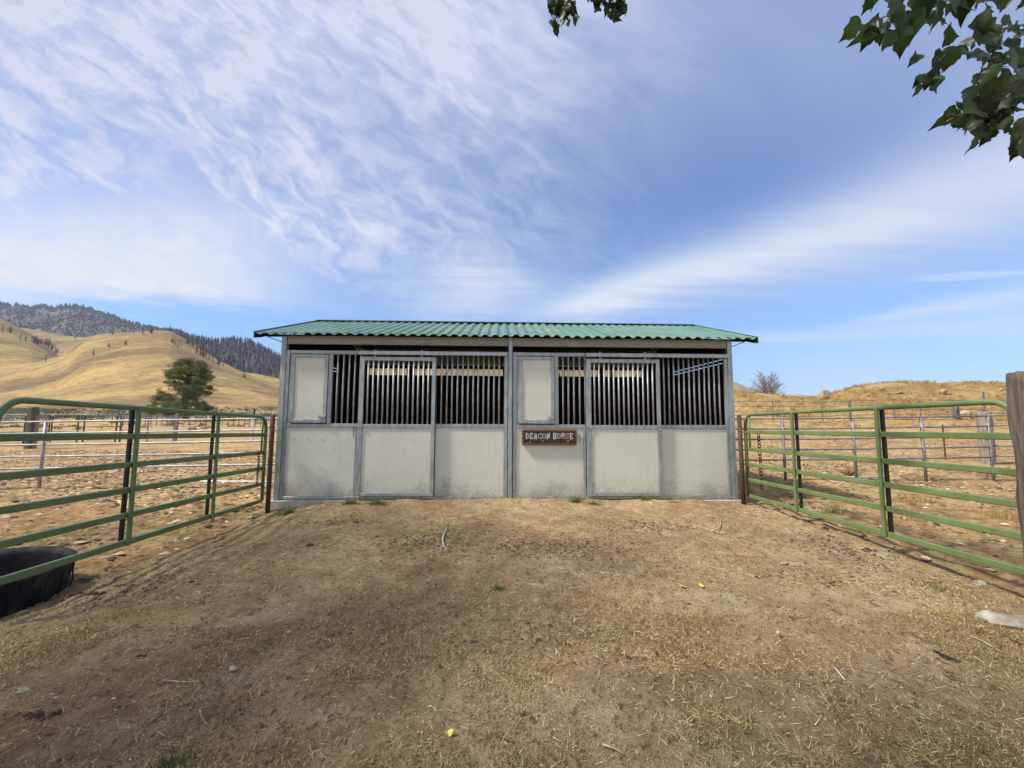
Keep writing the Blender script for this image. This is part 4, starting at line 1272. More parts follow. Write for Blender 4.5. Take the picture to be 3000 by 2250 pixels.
# hand placed leaves of the outline (pixel, distance, hanging direction, size)
for (px, py, ang, sz) in ((2545, 95, -125, .092), (2520, 70, -130, .085), (2560, 90, -100, .085), (2600, 95, -95, .095), (2640, 95, -85, .10), (2610, 50, -80, .10), (2660, 40, -75, .10), (2700, 30, -70, .115),
                          (2740, 20, -85, .115), (2790, 5, -80, .12), (2830, 0, -95, .10), (2860, -20, -75, .10), (2900, -30, -110, .08), (2680, 60, -110, .10), (2720, 50, -60, .10), (2640, 10, -60, .10), (2580, 60, -140, .08),
                          (2700, 0, -90, .12), (2760, -20, -70, .13), (2620, -10, -100, .10), (2565, -5, -120, .06), (2930, -30, -70, .09),
                          (2790, 85, -120, .105), (2840, 80, -95, .12), (2870, 80, -105, .12), (2895, 85, -80, .10), (2830, 140, -85, .125), (2860, 150, -70, .12), (2800, 150, -110, .085),
                          (2760, 165, -120, .075), (2690, 175, -115, .062), (2740, 190, -110, .06), (2705, 230, -95, .062), (2755, 235, -115, .06), (2960, 75, -50, .07), (2935, 68, 10, .05),
                          (2960, 120, -90, .10), (2990, 110, -80, .12), (2940, 175, -140, .09), (2975, 170, -100, .11), (2920, 200, -150, .08), (3000, 190, -90, .12),
                          (2900, 250, -60, .12), (2870, 265, -100, .12), (2930, 240, -45, .12), (2960, 230, -80, .12), (2990, 245, -90, .12), (2850, 315, -80, .12), (2880, 300, -60, .12), (2910, 320, -80, .12),
                          (2950, 310, -75, .12), (2820, 330, -110, .10), (2800, 345, -125, .095), (2780, 365, -115, .075), (2840, 355, -100, .07), (2800, 370, -60, .07), (2890, 350, -70, .085), (2930, 345, -50, .085),
                          (2980, 320, -70, .12), (2960, 400, -140, .07), (2990, 400, -100, .09), (3000, 430, -95, .09), (3010, 370, -85, .10), (2985, 280, -60, .12), (3010, 150, -60, .13), (3030, 60, -80, .1)):
    py = py - 12 - 14*max(0, min(1, (py-215)/60)); sz = sz*(.80 if py > 200 else .95)
    put(px + rg.normal()*4, py + rg.normal()*4, 1.42 + rg.normal()*.08, ang + rg.normal()*10, sz*.86, 1.0 if rg.random() < .62 else -1.0)
for P in tw:
    a, b, c_, d = spray(P[2:] if len(P) > 4 else P, 22, .045, .050, 1.2, rg); Ps.append(a); Ds.append(b); Ns.append(c_); Zs.append(d)
# crown off to the right, outside the view
cc_ = np.array([5.3, -8.2, 5.6]) + rg.normal(size=(2600, 3))*np.array([1.3, 1.3, 1.3])
px_, py_, dd = proj(cc_); keep = ~((dd > 0) & (px_ > -140) & (px_ < 3160) & (py_ > -140))
cc_ = cc_[keep]; nn_ = len(cc_)
Ps.append(cc_); Ds.append(rand_dirs(nn_, rg) + np.array([0, 0, -.5])); Ns.append(rand_dirs(nn_, rg) + np.array([0, 0, .5])); Zs.append(rg.uniform(.10, .17, nn_))
V_, Fq, rn = leaves(np.concatenate(Ps), np.concatenate(Ds), np.concatenate(Ns), np.concatenate(Zs), rg)
mesh('crown', V_, Fq, M['leaf'], T2, True, rnd=rn)

# big ponderosa pine
Yp = 78.0
def pp(px, py): return at_y(px, py, Yp)
bp = pp(545, 1222); zg = float(ground_z(bp[0], Yp))
pine = thing('pine_tree', 'big rounded ponderosa pine standing alone in front of the golden hill', 'tree', (bp[0], Yp, zg))
tp_ = pp(556, 1075)
tr_ = [np.array([bp[0], Yp, zg - .3])] + [pp(a, b) for a, b in ((543, 1190), (541, 1160), (545, 1130), (550, 1100))] + [tp_]
MB().tube(tr_, [.55, .50, .46, .36, .22, .06], 12).build('trunk', M['bark'], pine, True)
outl = [(1053, 8), (1060, 32), (1072, 48), (1085, 56), (1100, 62), (1115, 68), (1130, 72), (1145, 72), (1160, 78), (1175, 82), (1190, 86), (1205, 98), (1215, 104)]
oy = np.array([o_[0] for o_ in outl]); ow = np.array([o_[1] for o_ in outl])
rg = np.random.default_rng(3)
lb = MB(); Cc = []; Cr = []
npad = 215
for k in range(npad):
    yy = 1056 + 160*rg.random()
    a = rg.random()*2*math.pi
    w = (np.interp(yy, oy, ow)*.93 - 7)/F_PX*Yp
    rr = (.35 + .65*rg.random()**.45)*w
    zc_ = CAM[2] + (1220-yy)/F_PX*Yp*1.03
    cx_ = bp[0] + .35*math.sin((yy-1050)*.03)
    tip = np.array([cx_ + rr*math.cos(a), Yp + rr*math.sin(a), zc_])
    # holes: keep some gaps on the right side around y 1130-1160
    pxx = 545 + rr*math.cos(a)*F_PX/Yp
    if 585 < pxx < 625 and 1128 < yy < 1152 and rg.random() < .75: continue
    if 575 < pxx < 620 and 1158 < yy < 1180 and rg.random() < .85: continue
    if abs(pxx - 543) < 20 and 1100 < yy < 1180 and math.sin(a) < 0 and rg.random() < .7: continue
    hb = max(zg + 1.0, zc_ - rr*.35 - .4)
    base_ = np.array([cx_, Yp, hb])
    P = [base_ + (tip-base_)*s_ + np.array([0, 0, .25*math.sin(s_*math.pi)]) for s_ in np.linspace(0, 1, 5)]
    lb.tube(P, [.12, .09, .06, .04, .02], 5)
    nb = 4
    for j in range(nb):
        Cc.append(tip + rg.normal(size=3)*np.array([.55, .55, .22])); Cr.append(np.array([.60, .60, .38])*rg.uniform(.7, 1.25))
lb.build('limbs', M['bark'], pine, True)
Cc = np.array(Cc); Cr = np.array(Cr)
nper = 60
idx = np.repeat(np.arange(len(Cc)), nper)
d = rand_dirs(len(idx), rg)*(rg.random((len(idx), 1))**.4)
P = Cc[idx] + d*Cr[idx]
D_ = d*.8 + np.array([0, 0, .7]) + rand_dirs(len(idx), rg)*.5; D_ /= np.linalg.norm(D_, axis=1)[:, None]
Wv = np.cross(D_, rand_dirs(len(idx), rg)); Wv /= np.linalg.norm(Wv, axis=1)[:, None]
V_, Fq = blades(P, D_, Wv, rg.uniform(.18, .38, len(idx)), rg.uniform(.07, .14, len(idx)))
mesh('needles', V_, Fq, M['needle'], pine, rnd=np.clip(rg.random(len(idx))*.6 + (d[:, 2]*.25 + .2), 0, 1))  # sunlight put into the tone: clump tops lighter, undersides darker


# dead / burnt trees
def snag_mesh(name, h, seed, mt, spread=.18, nb=14, multi=1, w=.02, twigs=0):
    rs = np.random.default_rng(seed); mb = MB(); tb_ = MB()
    for m_ in range(multi):
        ba = rs.random()*6.28; lean = (rs.normal()*.05*h if multi == 1 else math.cos(ba)*.16*h)
        ln2 = rs.normal()*.03*h if multi == 1 else math.sin(ba)*.16*h
        hh = h*(1 if m_ == 0 else rs.uniform(.75, .98))
        tr2 = [np.array([lean*s_, ln2*s_, hh*s_]) for s_ in (0, .3, .6, .85, 1.0)]
        mb.tube(tr2, [h*w, h*w*.8, h*w*.55, h*w*.3, h*w*.08], 6)
        for j in range(nb):
            s_ = rs.uniform(.15, .96); b0 = np.array([lean*s_, ln2*s_, hh*s_]); a = rs.random()*6.28
            L = h*spread*(1.15-s_)*rs.uniform(.6, 1.3); up_ = rs.uniform(-.2, .6) if not twigs else rs.uniform(.3, 1.1)
            e = b0 + np.array([math.cos(a)*L, math.sin(a)*L, L*up_])
            mid = (b0+e)/2 + np.array([0, 0, -.06*L])
            mb.tube([b0, mid, e], [h*w*.32, h*w*.2, h*w*.07], 4)
            for q in range(twigs):
                f = rs.uniform(.3, 1); p0 = b0 + (e-b0)*f; dd_ = rs.normal(size=3); dd_[2] = abs(dd_[2]) + .2
                mb.tube([p0, p0 + dd_/np.linalg.norm(dd_)*L*.45], [h*w*.14, h*w*.05], 3)
    return mb


def surf_at(surf, px, py, dep_lo=0.0, dep_hi=1.0):
    """point of a hill sheet seen at this pixel, marching outwards"""
    d = ray(px, py); d = d/d[1]; best = None
    for tq in np.linspace(dep_hi, dep_lo, 140):
        P = surf(np.array([d[0]]), tq)[0]
        e = (P[2]-CAM[2])/(P[1]-CAM[1]) - d[2]
        if best is None or abs(e) < best[0]: best = (abs(e), P)
    return best[1]


protos = {}
def snag(surf, px, py, hpx, label, group, kind=0):
    P = surf_at(surf, px, py)
    h = hpx*1.2/F_PX*(P[1]-CAM[1])
    key = kind % 4
    if key not in protos:
        mb = snag_mesh('burnt_pine', 10.0, 100+key, M['burnt'], .30 if key < 3 else .40, 20 if key < 3 else 28, 1 if key < 3 else 3, .040)
        o = mb.build('burnt_pine', M['burnt']); protos[key] = o; first = True
    else:
        o = protos[key].copy(); COL.objects.link(o)
    o.location = P - np.array([0, 0, h*.05]); o.scale = (h/10,)*3; o.rotation_euler = (0, 0, random.random()*6.28)
    tag(o, label, 'tree', group)
i_ = 0
for (px, py, h) in ((330, 981, 24), (391, 975, 16), (418, 980, 20), (443, 977, 22), (498, 972, 20), (533, 984, 24), (548, 990, 20)):
    snag(s1, px, py, h, 'bare burnt pine standing on the crest of the big golden hill', 'burnt pines on the crest of the golden hill', i_); i_ += 1
for (px, py, h) in ((505, 1005, 15), (512, 1012, 14), (520, 1020, 17), (530, 1016, 16), (551, 1008, 20), (563, 1015, 24), (576, 1034, 48), (587, 1040, 30), (594, 1045, 26), (602, 1046, 30), (612, 1052, 26), (624, 1060, 24), (640, 1068, 24), (655, 1072, 20)):
    snag(s1, px, py, h, 'bare burnt pine on the right shoulder of the big golden hill', 'burnt pines on the right shoulder of the golden hill', i_); i_ += 1
snag(s1, 273, 1041, 24, 'single bare pine alone on the open face of the big golden hill', None, 0)
snag(s1, 368, 1011, 15, 'small grey bush right of the lone bare pine on the hill face', None, 3)
snag(s1, 318, 1018, 13, 'tiny grey bush between the lone bare pine and the crest', None, 3)
snag(s1, 133, 1060, 24, 'dark bare pine at the foot of the ravine at left', None, 1)
for (px, py, h) in ((59, 994, 19), (74, 1001, 22), (30, 975, 19), (6, 973, 20), (100, 1005, 24), (120, 1008, 18), (142, 1015, 26), (152, 1024, 18), (165, 1033, 18), (110, 1010, 20), (133, 1012, 20)):
    snag(s2, px, py, h, 'grey leafless tree along the ravine on the left golden slope', 'leafless trees along the left ravine', 3 if px > 90 else i_); i_ += 1
snag(s3, 220, 995, 16, 'lone bare tree on the saddle behind the left ravine', None, 2)
snag(s1, 716, 1108, 16, 'small grey bush low on the right end of the golden hill', None, 3)
# dead cottonwood on the mound
P = at_y(2246, 1090, 52.0); zt_ = P[2]; zb_ = float(ground_z(P[0], 52.0))
mb = snag_mesh('dead_tree', 1.0, 8, M['snag'], .42, 24, 6, .020, 5)
o = mb.build('dead_tree', M['snag'], None)
o.location = (P[0], 52.0, zb_ - .3); o.scale = ((zt_-zb_+.3)*1.15, (zt_-zb_+.3)*1.15, (zt_-zb_+.3)*1.05)
tag(o, 'leafless many-stemmed dead tree behind the golden mound near the barn corner', 'tree')


# forests as one mass each
def forest(name, label, surf, n, urange, trange, hh, mt, density=None, seed=0, conifer=True, minw=.16):
    rs = np.random.default_rng(seed); Vs = []; Fs = []; rn = []
    uu_ = rs.uniform(*urange, n*3); tt = rs.uniform(*trange, n*3)
    keep = np.ones(n*3, bool)
    if density is not None: keep = density(uu_, tt, rs)
    uu_ = uu_[keep][:n]; tt = tt[keep][:n]
    b = 0
    P = np.array([surf(np.array([a]), c_)[0] for a, c_ in zip(uu_, tt)])
    for p_ in P:
        h = hh*rs.uniform(.6, 1.25); w = h*minw*rs.uniform(.6, 1.4)
        k = 5; a0 = rs.random()*6.28
        if conifer:
            lv = [(0.0, .10), (.12, .95), (.40, .72), (.38, 1.0), (.75, .42), (1.0, .02)]
        else:
            lv = [(0.0, .30), (.35, .24), (.36, rs.uniform(.5, 1.0)), (.62, .3), (.63, rs.uniform(.3, .8)), (1.0, .04)]
        for (f, r_) in lv:
            for j in range(k):
                a = a0 + 6.283*j/k; q = w*r_*rs.uniform(.6, 1.3)
                Vs.append((p_[0] + q*math.cos(a), p_[1] + q*math.sin(a), p_[2] - .5 + h*f))
        for i in range(len(lv)-1):
            for j in range(k): Fs.append((b+i*k+j, b+i*k+(j+1) % k, b+(i+1)*k+(j+1) % k, b+(i+1)*k+j))
        r_ = rs.random(); rn += [r_]*((len(lv)-1)*k)
        b += len(lv)*k
    o = mesh(name, np.array(Vs), np.array(Fs), mt, rnd=np.array(rn))
    tag(o, label, 'forest', kind='stuff')


def uq(px): d = ray(px, 1000); return d[0]/d[1]
forest('forest', 'distant grey green forest covering the far mountain at left', s4, 3800, (uq(-60), uq(640)), (.30, 1.0), 14, M['farwood'], lambda u_, t_, rs: fbm(u_*14, t_*9, 3, 90) > -.28, 1, True, .17)
forest('forest', 'scattered pines along the skyline of the far mountain', s4, 260, (uq(-60), uq(560)), (.985, 1.0), 23, M['farwood'], None, 2, True, .20)
forest('burnt_forest', 'dense burnt forest of dark bare trunks on the slope left of the barn', s5, 2600, (uq(470), uq(900)), (.10, 1.0), 19, M['burntwood'],
       lambda u_, t_, rs: (t_ > .10 + rs.random(len(t_))*.25), 3, False, .11)
H1f = lambda u_, t_, rs: (rs.random(len(t_)) < .8)

# ------------------------------------------------------------------ brush, rocks, litter
def clump_stuff(name, label, pts, size, nper, mt, seed, hz=.8, L=(.10, .25), wd=(.03, .07), cat='plants'):
    rs = np.random.default_rng(seed); n = len(pts)
    idx = np.repeat(np.arange(n), nper); sz = size*rs.uniform(.5, 1.4, n)
    d = rand_dirs(len(idx), rs); d[:, 2] = np.abs(d[:, 2])
    P = pts[idx] + d*(rs.random((len(idx), 1))**.4)*sz[idx][:, None]*np.array([1, 1, hz])
    D_ = d + rand_dirs(len(idx), rs)*.4 + np.array([0, 0, .4]); D_ /= np.linalg.norm(D_, axis=1)[:, None]
    Wv = np.cross(D_, rand_dirs(len(idx), rs)); Wv /= np.linalg.norm(Wv, axis=1)[:, None]
    s2_ = sz[idx]
    V_, Fq = blades(P, D_, Wv, rs.uniform(L[0], L[1], len(idx))*s2_, rs.uniform(wd[0], wd[1], len(idx))*s2_)
    o = mesh(name, V_, Fq, mt, rnd=np.clip(rs.random(len(idx))*.5 + np.repeat(rs.random(n), nper)*.5, 0, 1))
    return tag(o, label, cat, kind='stuff')


def on_ground(x, y): return np.stack([x, y, ground_z(x, y)], -1)
rs = np.random.default_rng(42)
n = 4200
Yq = rs.uniform(75, 260, n)**1.0; u_ = rs.uniform(-1.6, -.35, n)
dens_ = fbm(u_*Yq*.03, Yq*.05, 3, 60)
wgt = np.where(Yq > 95, .9, .35)*sst(-.25, .15, dens_)
k_ = rs.random(n) < wgt
clump_stuff('sagebrush', 'grey green sagebrush covering the flat below the golden hill', on_ground((u_*Yq)[k_] + CAM[0], Yq[k_] + CAM[1]), 1.0, 26, M['sage'], 4, .65, (.3, .6), (.16, .32))
n = 90
Yq = rs.uniform(40, 75, n); u_ = rs.uniform(-1.6, -.4, n)
clump_stuff('sagebrush', 'scattered dull brush between the pens and the sagebrush flat', on_ground(u_*Yq + CAM[0], Yq + CAM[1]), .45, 60, M['sage'], 5, .6, (.3, .6), (.12, .25))
# golden grass on the mound
n = 5200
Yq = 22 + 24*rs.random(n)**.8; u_ = rs.uniform(.42, 1.75, n)
k_ = fbm(u_*Yq*.25, Yq*.25, 3, 62) > -.14
clump_stuff('golden_grass', 'dry golden grass covering the mound behind the right fence', on_ground((u_*Yq)[k_] + CAM[0], Yq[k_] + CAM[1]), .17, 16, M['drygrass'], 6, .9, (.7, 1.5), (.10, .22))
n = 420
Yq = rs.uniform(41, 44, n); u_ = rs.uniform(.42, 1.6, n)
clump_stuff('golden_grass', 'tall dry grass along the crest line of the mound', on_ground(u_*Yq + CAM[0], Yq + CAM[1]), .20, 14, M['drygrass'], 8, 1.2, (.8, 2.0), (.08, .16))


def rock(name, label, x, y, sx, sy, sz_, mt, seed, rot=0, zofs=.3, group=None, cat='rock', z=None):
    import bmesh
    bm = bmesh.new(); bmesh.ops.create_icosphere(bm, subdivisions=4, radius=1)
    rs_ = random.Random(seed)
    pl = []
    for _ in range(14):
        v_ = Vector((rs_.gauss(0, 1), rs_.gauss(0, 1), rs_.gauss(0, 1))).normalized(); pl.append((v_, rs_.uniform(.52, .85)))
    for v_ in bm.verts:
        for (nn__, d_) in pl:
            e = v_.co.dot(nn__) - d_
            if e > 0: v_.co -= nn__*e*.85
        c_ = v_.co
        f = 1 + .10*float(fbm(c_.x*2 + seed, c_.y*2 + c_.z*1.7, 4, seed))
        v_.co = Vector((c_.x*f*sx, c_.y*f*sy, c_.z*f*sz_))
    me_ = bpy.data.meshes.new(name); bm.to_mesh(me_); bm.free(); me_.shade_smooth(); me_.materials.append(mt)
    o = bpy.data.objects.new(name, me_); COL.objects.link(o)
    zg_ = float(ground_z(x, y)) if z is None else z
    o.location = (x, y, zg_ + sz_*zofs); o.rotation_euler = (0, 0, rot)
    return tag(o, label, cat, group)


def ground_hit(px, py, lo=20.0, hi=46.0):
    d = ray(px, py); d = d/d[1]
    for Yq in np.linspace(lo, hi, 400):
        P = CAM + d*Yq
        if float(ground_z(P[0], P[1])) >= P[2]: return P
    return CAM + d*hi
for i, (px, py, w, h, lb_) in enumerate((
        (2418, 1160, 44, 24, 'largest tan boulder, sitting on the left end of the mound skyline'),
        (2588, 1141, 18, 13, 'upright tan rock just below the mound crest, right of the largest boulder'),
        (2768, 1150, 28, 17, 'blocky two-toned rock high on the mound left of the timber post'),
        (2638, 1152, 22, 7, 'flat pale slab on the upper face of the mound'),
        (2551, 1157, 9, 7, 'small white rock between the largest boulder and the flat slab'),
        (2349, 1181, 20, 11, 'pale rock on the dip of the mound right of the dead tree'),
        (2610, 1170, 10, 6, 'tiny tan rock under the flat pale slab'),
        (2608, 1153, 10, 5, 'tiny pale rock touching the left end of the flat slab'),
        (2412, 1193, 12, 7, 'small dark tan rock above the first stile of the right gate'),
        (2327, 1199, 16, 7, 'low pale rock above the cable fence near the first stile of the right gate'),
        (2940, 1143, 20, 6, 'thin pale slab on the mound beside the timber post'),
        (2695, 1196, 14, 5, 'flat pale rock low on the mound above the gate top rail'),
        (2835, 1216, 40, 16, 'broad pale rock behind the wooden post of the cable fence'))):
    P = ground_hit(px, py + h*.4)
    sc_ = (P[1]-CAM[1])/F_PX
    rock('rock', lb_, P[0], P[1] + .1, w*sc_*.5, w*sc_*.42, h*sc_*.75, M['boulder'], 200+i, 0, .55)

# near stone
rock('stone', 'long pale smooth stone lying in the dirt at the lower right edge', 3.11, -3.86, .19, .09, .075, M['tanstone'], 31, math.radians(-38), .15)


# straw, clods, pebbles: stuff, denser near the camera
def scatter(n, xr, yr_, rs, f=None):
    x = rs.uniform(*xr, n); y = rs.uniform(*yr_, n)
    if f is not None:
        k = f(x, y, rs); x, y = x[k], y[k]
    return x, y


def zfull(x, y):
    z = ground_z(x, y)
    yd = sst(-3.9, -3.3, x)*sst(4.1, 3.5, x)*sst(.6, .1, y); co = 1-yd
    z = z + fbm(x*1.1, y*1.1, 3, 3)*.05 + fbm(x*6, y*6, 3, 5)*(.022 + .022*co) + co*np.maximum(fbm(x*3.2, y*3.2, 3, 9) - .12, 0)*.10
    return z + (1 - sst(5, 12, np.hypot(x, y + 6)))*hoof(x, y)*(.8 + .5*co)


rs = np.random.default_rng(77)
def straw(name, label, n, xr, yr_, L, w, mt, dens=None, upr=.25, lift=.004, bias=0.0):
    x, y = scatter(n, xr, yr_, rs, dens)
    m_ = len(x); P = np.stack([x, y, zfull(x, y) + lift*rs.random(m_)], 1)
    a = rs.random(m_)*2*math.pi
    D_ = np.stack([np.cos(a), np.sin(a), np.abs(rs.normal(0, upr, m_))], 1); D_ /= np.linalg.norm(D_, axis=1)[:, None]
    Wv = np.stack([-np.sin(a), np.cos(a), rs.normal(0, .5, m_)], 1); Wv /= np.linalg.norm(Wv, axis=1)[:, None]
    V_, Fq = blades(P, D_, Wv, L[0] + (L[1]-L[0])*rs.random(m_)**2.2, rs.uniform(w[0], w[1], m_))
    return tag(mesh(name, V_, Fq, mt, rnd=np.clip(rs.random(m_) + bias, 0, 1)), label, 'straw', kind='stuff')
straw('straw', 'short dry straw and stubble in the near yard', 420000, (-4.2, 4.2), (-5.6, -3.2), (.010, .055), (.0016, .0036), M['straw'],
      lambda x, y, r: (np.abs(x - CAM[0]) < (y - CAM[1])*1.5 + .3) & (r.random(len(x)) < (.2 + .8*sst(-.15, .2, fbm(x*1.3, y*1.3, 3, 80)))*(.35 + .65*sst(-3.4, -4.6, y))), .45)
straw('straw', 'dry straw strewn across the yard to the barn', 70000, (-3.9, 3.9), (-3.4, -.05), (.010, .06), (.0025, .005), M['straw'],
      lambda x, y, r: r.random(len(x)) < .15 + .85*sst(-.1, .25, fbm(x*1.1, y*1.4, 3, 81)))
straw('dry_turf', 'short brown and golden dead turf in the nearest part of the yard', 330000, (-3.2, 3.2), (-5.6, -3.7), (.008, .028), (.0018, .0040), M['turf'],
      lambda x, y, r: (np.abs(x - CAM[0]) < (y - CAM[1])*1.5 + .3) & (r.random(len(x)) < sst(-.25, .12, fbm(x*.9 + 3, y*.9, 4, 86) + .35*sst(-4.3, -5.0, y) - .08)), .9, .003)
straw('straw', 'long pale straw stems lying in the near yard', 700, (-4, 4), (-5.5, -1.0), (.05, .16), (.0020, .0038), M['straw'], None, .05, .01, .45)


def chips(name, label, n, xr, yr_, s, mt, dens=None, flat=.35, seed=0, bias=0):
    x, y = scatter(n, xr, yr_, rs, dens); m_ = len(x)
    P = np.stack([x, y, zfull(x, y)], 1); sz_ = s[0] + (s[1]-s[0])*rs.random(m_)**3
    a = rs.random(m_)*6.28
    base = np.array([(1, 0, 0), (.2, .8, 0), (-.9, .35, 0), (-.5, -.7, 0), (.5, -.75, 0), (.1, .05, 1)])
    B_ = base[None]*rs.uniform(.6, 1.3, (m_, 6, 1)); B_ = B_*np.array([1, rs.uniform(.5, .9), flat])
    ca, sa = np.cos(a), np.sin(a)
    Bx = B_[..., 0]*ca[:, None] - B_[..., 1]*sa[:, None]; By = B_[..., 0]*sa[:, None] + B_[..., 1]*ca[:, None]
    V_ = P[:, None] + np.stack([Bx, By, B_[..., 2]], -1)*sz_[:, None, None]
    T_ = np.array([(0, 1, 5), (1, 2, 5), (2, 3, 5), (3, 4, 5), (4, 0, 5)])
    Fq = (np.arange(m_)[:, None, None]*6 + T_[None]).reshape(-1, 3)
    return tag(mesh(name, V_.reshape(-1, 3), Fq, mt, rnd=np.clip(np.repeat(rs.random(m_) + bias, 5), 0, 1)), label, 'litter', kind='stuff')
chips('soil_crumbs', 'small crumbs of soil and manure over the yard', 30000, (-4, 4), (-5.6, -.1), (.003, .016), M['clod'], lambda x, y, r: (np.abs(x - CAM[0]) < (y - CAM[1])*1.6 + .3))
chips('trampled_manure', 'trampled manure and wood chips over the left corral', 60000, (-22, -3.7), (-4, 12), (.012, .085), M['dung'], lambda x, y, r: (x > -1.55*(y-CAM[1]) - .6) & (r.random(len(x)) < .3 + .7*sst(-.2, .2, fbm(x*.9, y*.9, 3, 83))))
chips('trampled_manure', 'trampled manure and wood chips over the right corral', 52000, (3.9, 26), (-4, 13), (.010, .07), M['dung'], lambda x, y, r: (x < 1.6*(y-CAM[1]) + .6) & (r.random(len(x)) < .25 + .75*sst(-.2, .2, fbm(x*.9, y*.9, 3, 84))))
chips('pebbles', 'small pebbles scattered over the yard', 2600, (-4, 4), (-5.6, -.3), (.004, .012), M['pebble'], None, .6)


_CR = ((.35, -2.3, .9, .35, 1500), (-.9, -2.1, .5, .3, 700), (1.7, -1.6, .5, .25, 600), (3.3, -2.3, .35, .6, 900), (-3.0, -2.9, .4, .4, 500), (-2.0, -1.3, .5, .15, 300), (2.5, -3.0, .6, .3, 350), (.2, -3.9, .8, .25, 400))


def _crd(x, y, r):
    k = np.zeros(len(x), bool)
    for (a_, b_, ra_, rb_, n_) in _CR:
        k |= (np.exp(-(((x-a_)/ra_)**2 + ((y-b_)/rb_)**2)*1.6) * n_/(ra_*rb_)/5500 > r.random(len(x)))
    return k
chips('manure_crumbs', 'dark trampled manure crumbs in patches over the yard', 90000, (-3.8, 3.9), (-4.5, -.9), (.005, .026), M['crumb'], _crd)
# grass tufts as things
def tuft(label, px, py, r, h, n, mt, seed, z0=None, y=None):
    q = at_z(px, py, 0.0 if z0 is None else z0)
    if y is not None: q = at_y(px, py, y)
    rs_ = np.random.default_rng(seed)
    x = q[0] + rs_.normal(0, r*.5, n); yy = q[1] + rs_.normal(0, r*.35, n)
    P = np.stack([x, yy, zfull(x, yy) - .005], 1)
    D_ = np.stack([(x-q[0])/r*.5 + rs_.normal(0, .35, n), (yy-q[1])/r*.5 + rs_.normal(0, .35, n), np.ones(n)], 1); D_ /= np.linalg.norm(D_, axis=1)[:, None]
    Wv = np.cross(D_, rand_dirs(n, rs_)); Wv /= np.linalg.norm(Wv, axis=1)[:, None]
    V_, Fq = blades(P, D_, Wv, h*rs_.uniform(.4, 1.2, n), np.full(n, .006)*rs_.uniform(.6, 1.4, n))
    o = mesh('grass_tuft', V_, Fq, mt, rnd=rs_.random(n)); 
    return tag(o, label, 'grass tuft', kind='stuff' if r > .15 else None)
tuft('green grass tuft at the left end of the barn foundation', 842, 1492, .13, .13, 300, M['grass'], 1)
tuft('grass tuft at the left door track below the first upright', 1026, 1478, .09, .12, 240, M['grass'], 2)
tuft('widest yellow green grass tuft at the barn foot, left of centre', 1106, 1478, .15, .10, 300, M['grass'], 3)
tuft('small grass tuft below the right sliding door edge, by the stone lip', 1686, 1478, .09, .12, 220, M['grass'], 4)
tuft('low grass tuft just right of the one below the door edge', 1742, 1486, .10, .07, 160, M['grass'], 5)
tuft('small grass tuft at the foot of the right sliding door', 1890, 1470, .06, .10, 140, M['grass'], 6)
tuft('thin grass tuft at the foot of the last panel on the right', 1975, 1474, .09, .05, 70, M['grass'], 7)
tuft('small green tuft alone in the middle of the yard', 1462, 1728, .05, .05, 90, M['grass'], 8)
tuft('sparse dry grass in the dirt right of the tub rim', 330, 1795, .22, .05, 120, M['drygrass'], 9)
tuft('thin green weeds under the right gate near the barn', 2290, 1460, .25, .07, 160, M['grass'], 10)
tuft('thin green weeds behind the right gate between its stiles', 2450, 1492, .25, .09, 190, M['grass'], 11)
tuft('patch of faded green grass in the dirt left of the pale stone', 2740, 1720, .16, .045, 190, M['grass'], 12)
tuft('short green grass at the bottom edge left of centre', 500, 2232, .07, .05, 130, M['grass'], 13)
tuft('dry golden stubble tuft behind the right gate below the fence', 2680, 1455, .35, .16, 260, M['drygrass'], 14)
tuft('yellow grass behind the gate by the timber post', 2950, 1510, .22, .16, 200, M['drygrass'], 15)
tuft('green brush patch high on the mound near the timber post', 2860, 1141, .9, .5, 10, M['grass'], 16) if False else None


# leaves, sticks, weed on the ground
def ground_leaf(label, px, py, size, mt, ang, seed):
    q = at_z(px, py, 0.0); q = at_z(px, py, float(zfull(q[0], q[1])) + .01)
    rg_ = np.random.default_rng(seed)
    V_, Fq, _ = leaves(np.array([[q[0], q[1], q[2] + .008]]), np.array([[math.cos(ang), math.sin(ang), .1]]), np.array([[.1, -.3, 1.0]]), np.array([size]), rg_, .8)
    th = V_.copy(); th[:, 2] -= .001
    Fl = [tuple(f) for f in Fq] + [tuple(i + len(V_) for i in f[::-1]) for f in Fq]
    o = mesh('fallen_leaf', np.concatenate([V_, th]), Fl, mt)
    return tag(o, label, 'leaf')
ground_leaf('bright yellow fallen leaf right of centre, left one of a pair', 2003, 1722, .055, M['yleaf'], 1.2, 1)
ground_leaf('yellow fallen leaf right of centre, right one of the pair', 2052, 1720, .055, M['yleaf'], .2, 2)
ground_leaf('large pale fallen leaf at the lower left edge', 45, 2040, .048, M['pleaf'], .6, 3)
ground_leaf('pale dry leaf on the dirt at left below the tub', 672, 1968, .04, M['pleaf'], .9, 4)
ground_leaf('small pale leaf near the bottom, left of centre', 1318, 2165, .035, M['yleaf'], 2.0, 5)
ground_leaf('small pale leaf on the dirt right of centre with a dark spot', 2275, 1860, .03, M['pleaf'], 1.0, 6)
ground_leaf('little pale leaf by the hollow at left of the yard', 850, 1855, .028, M['pleaf'], 2.6, 7)


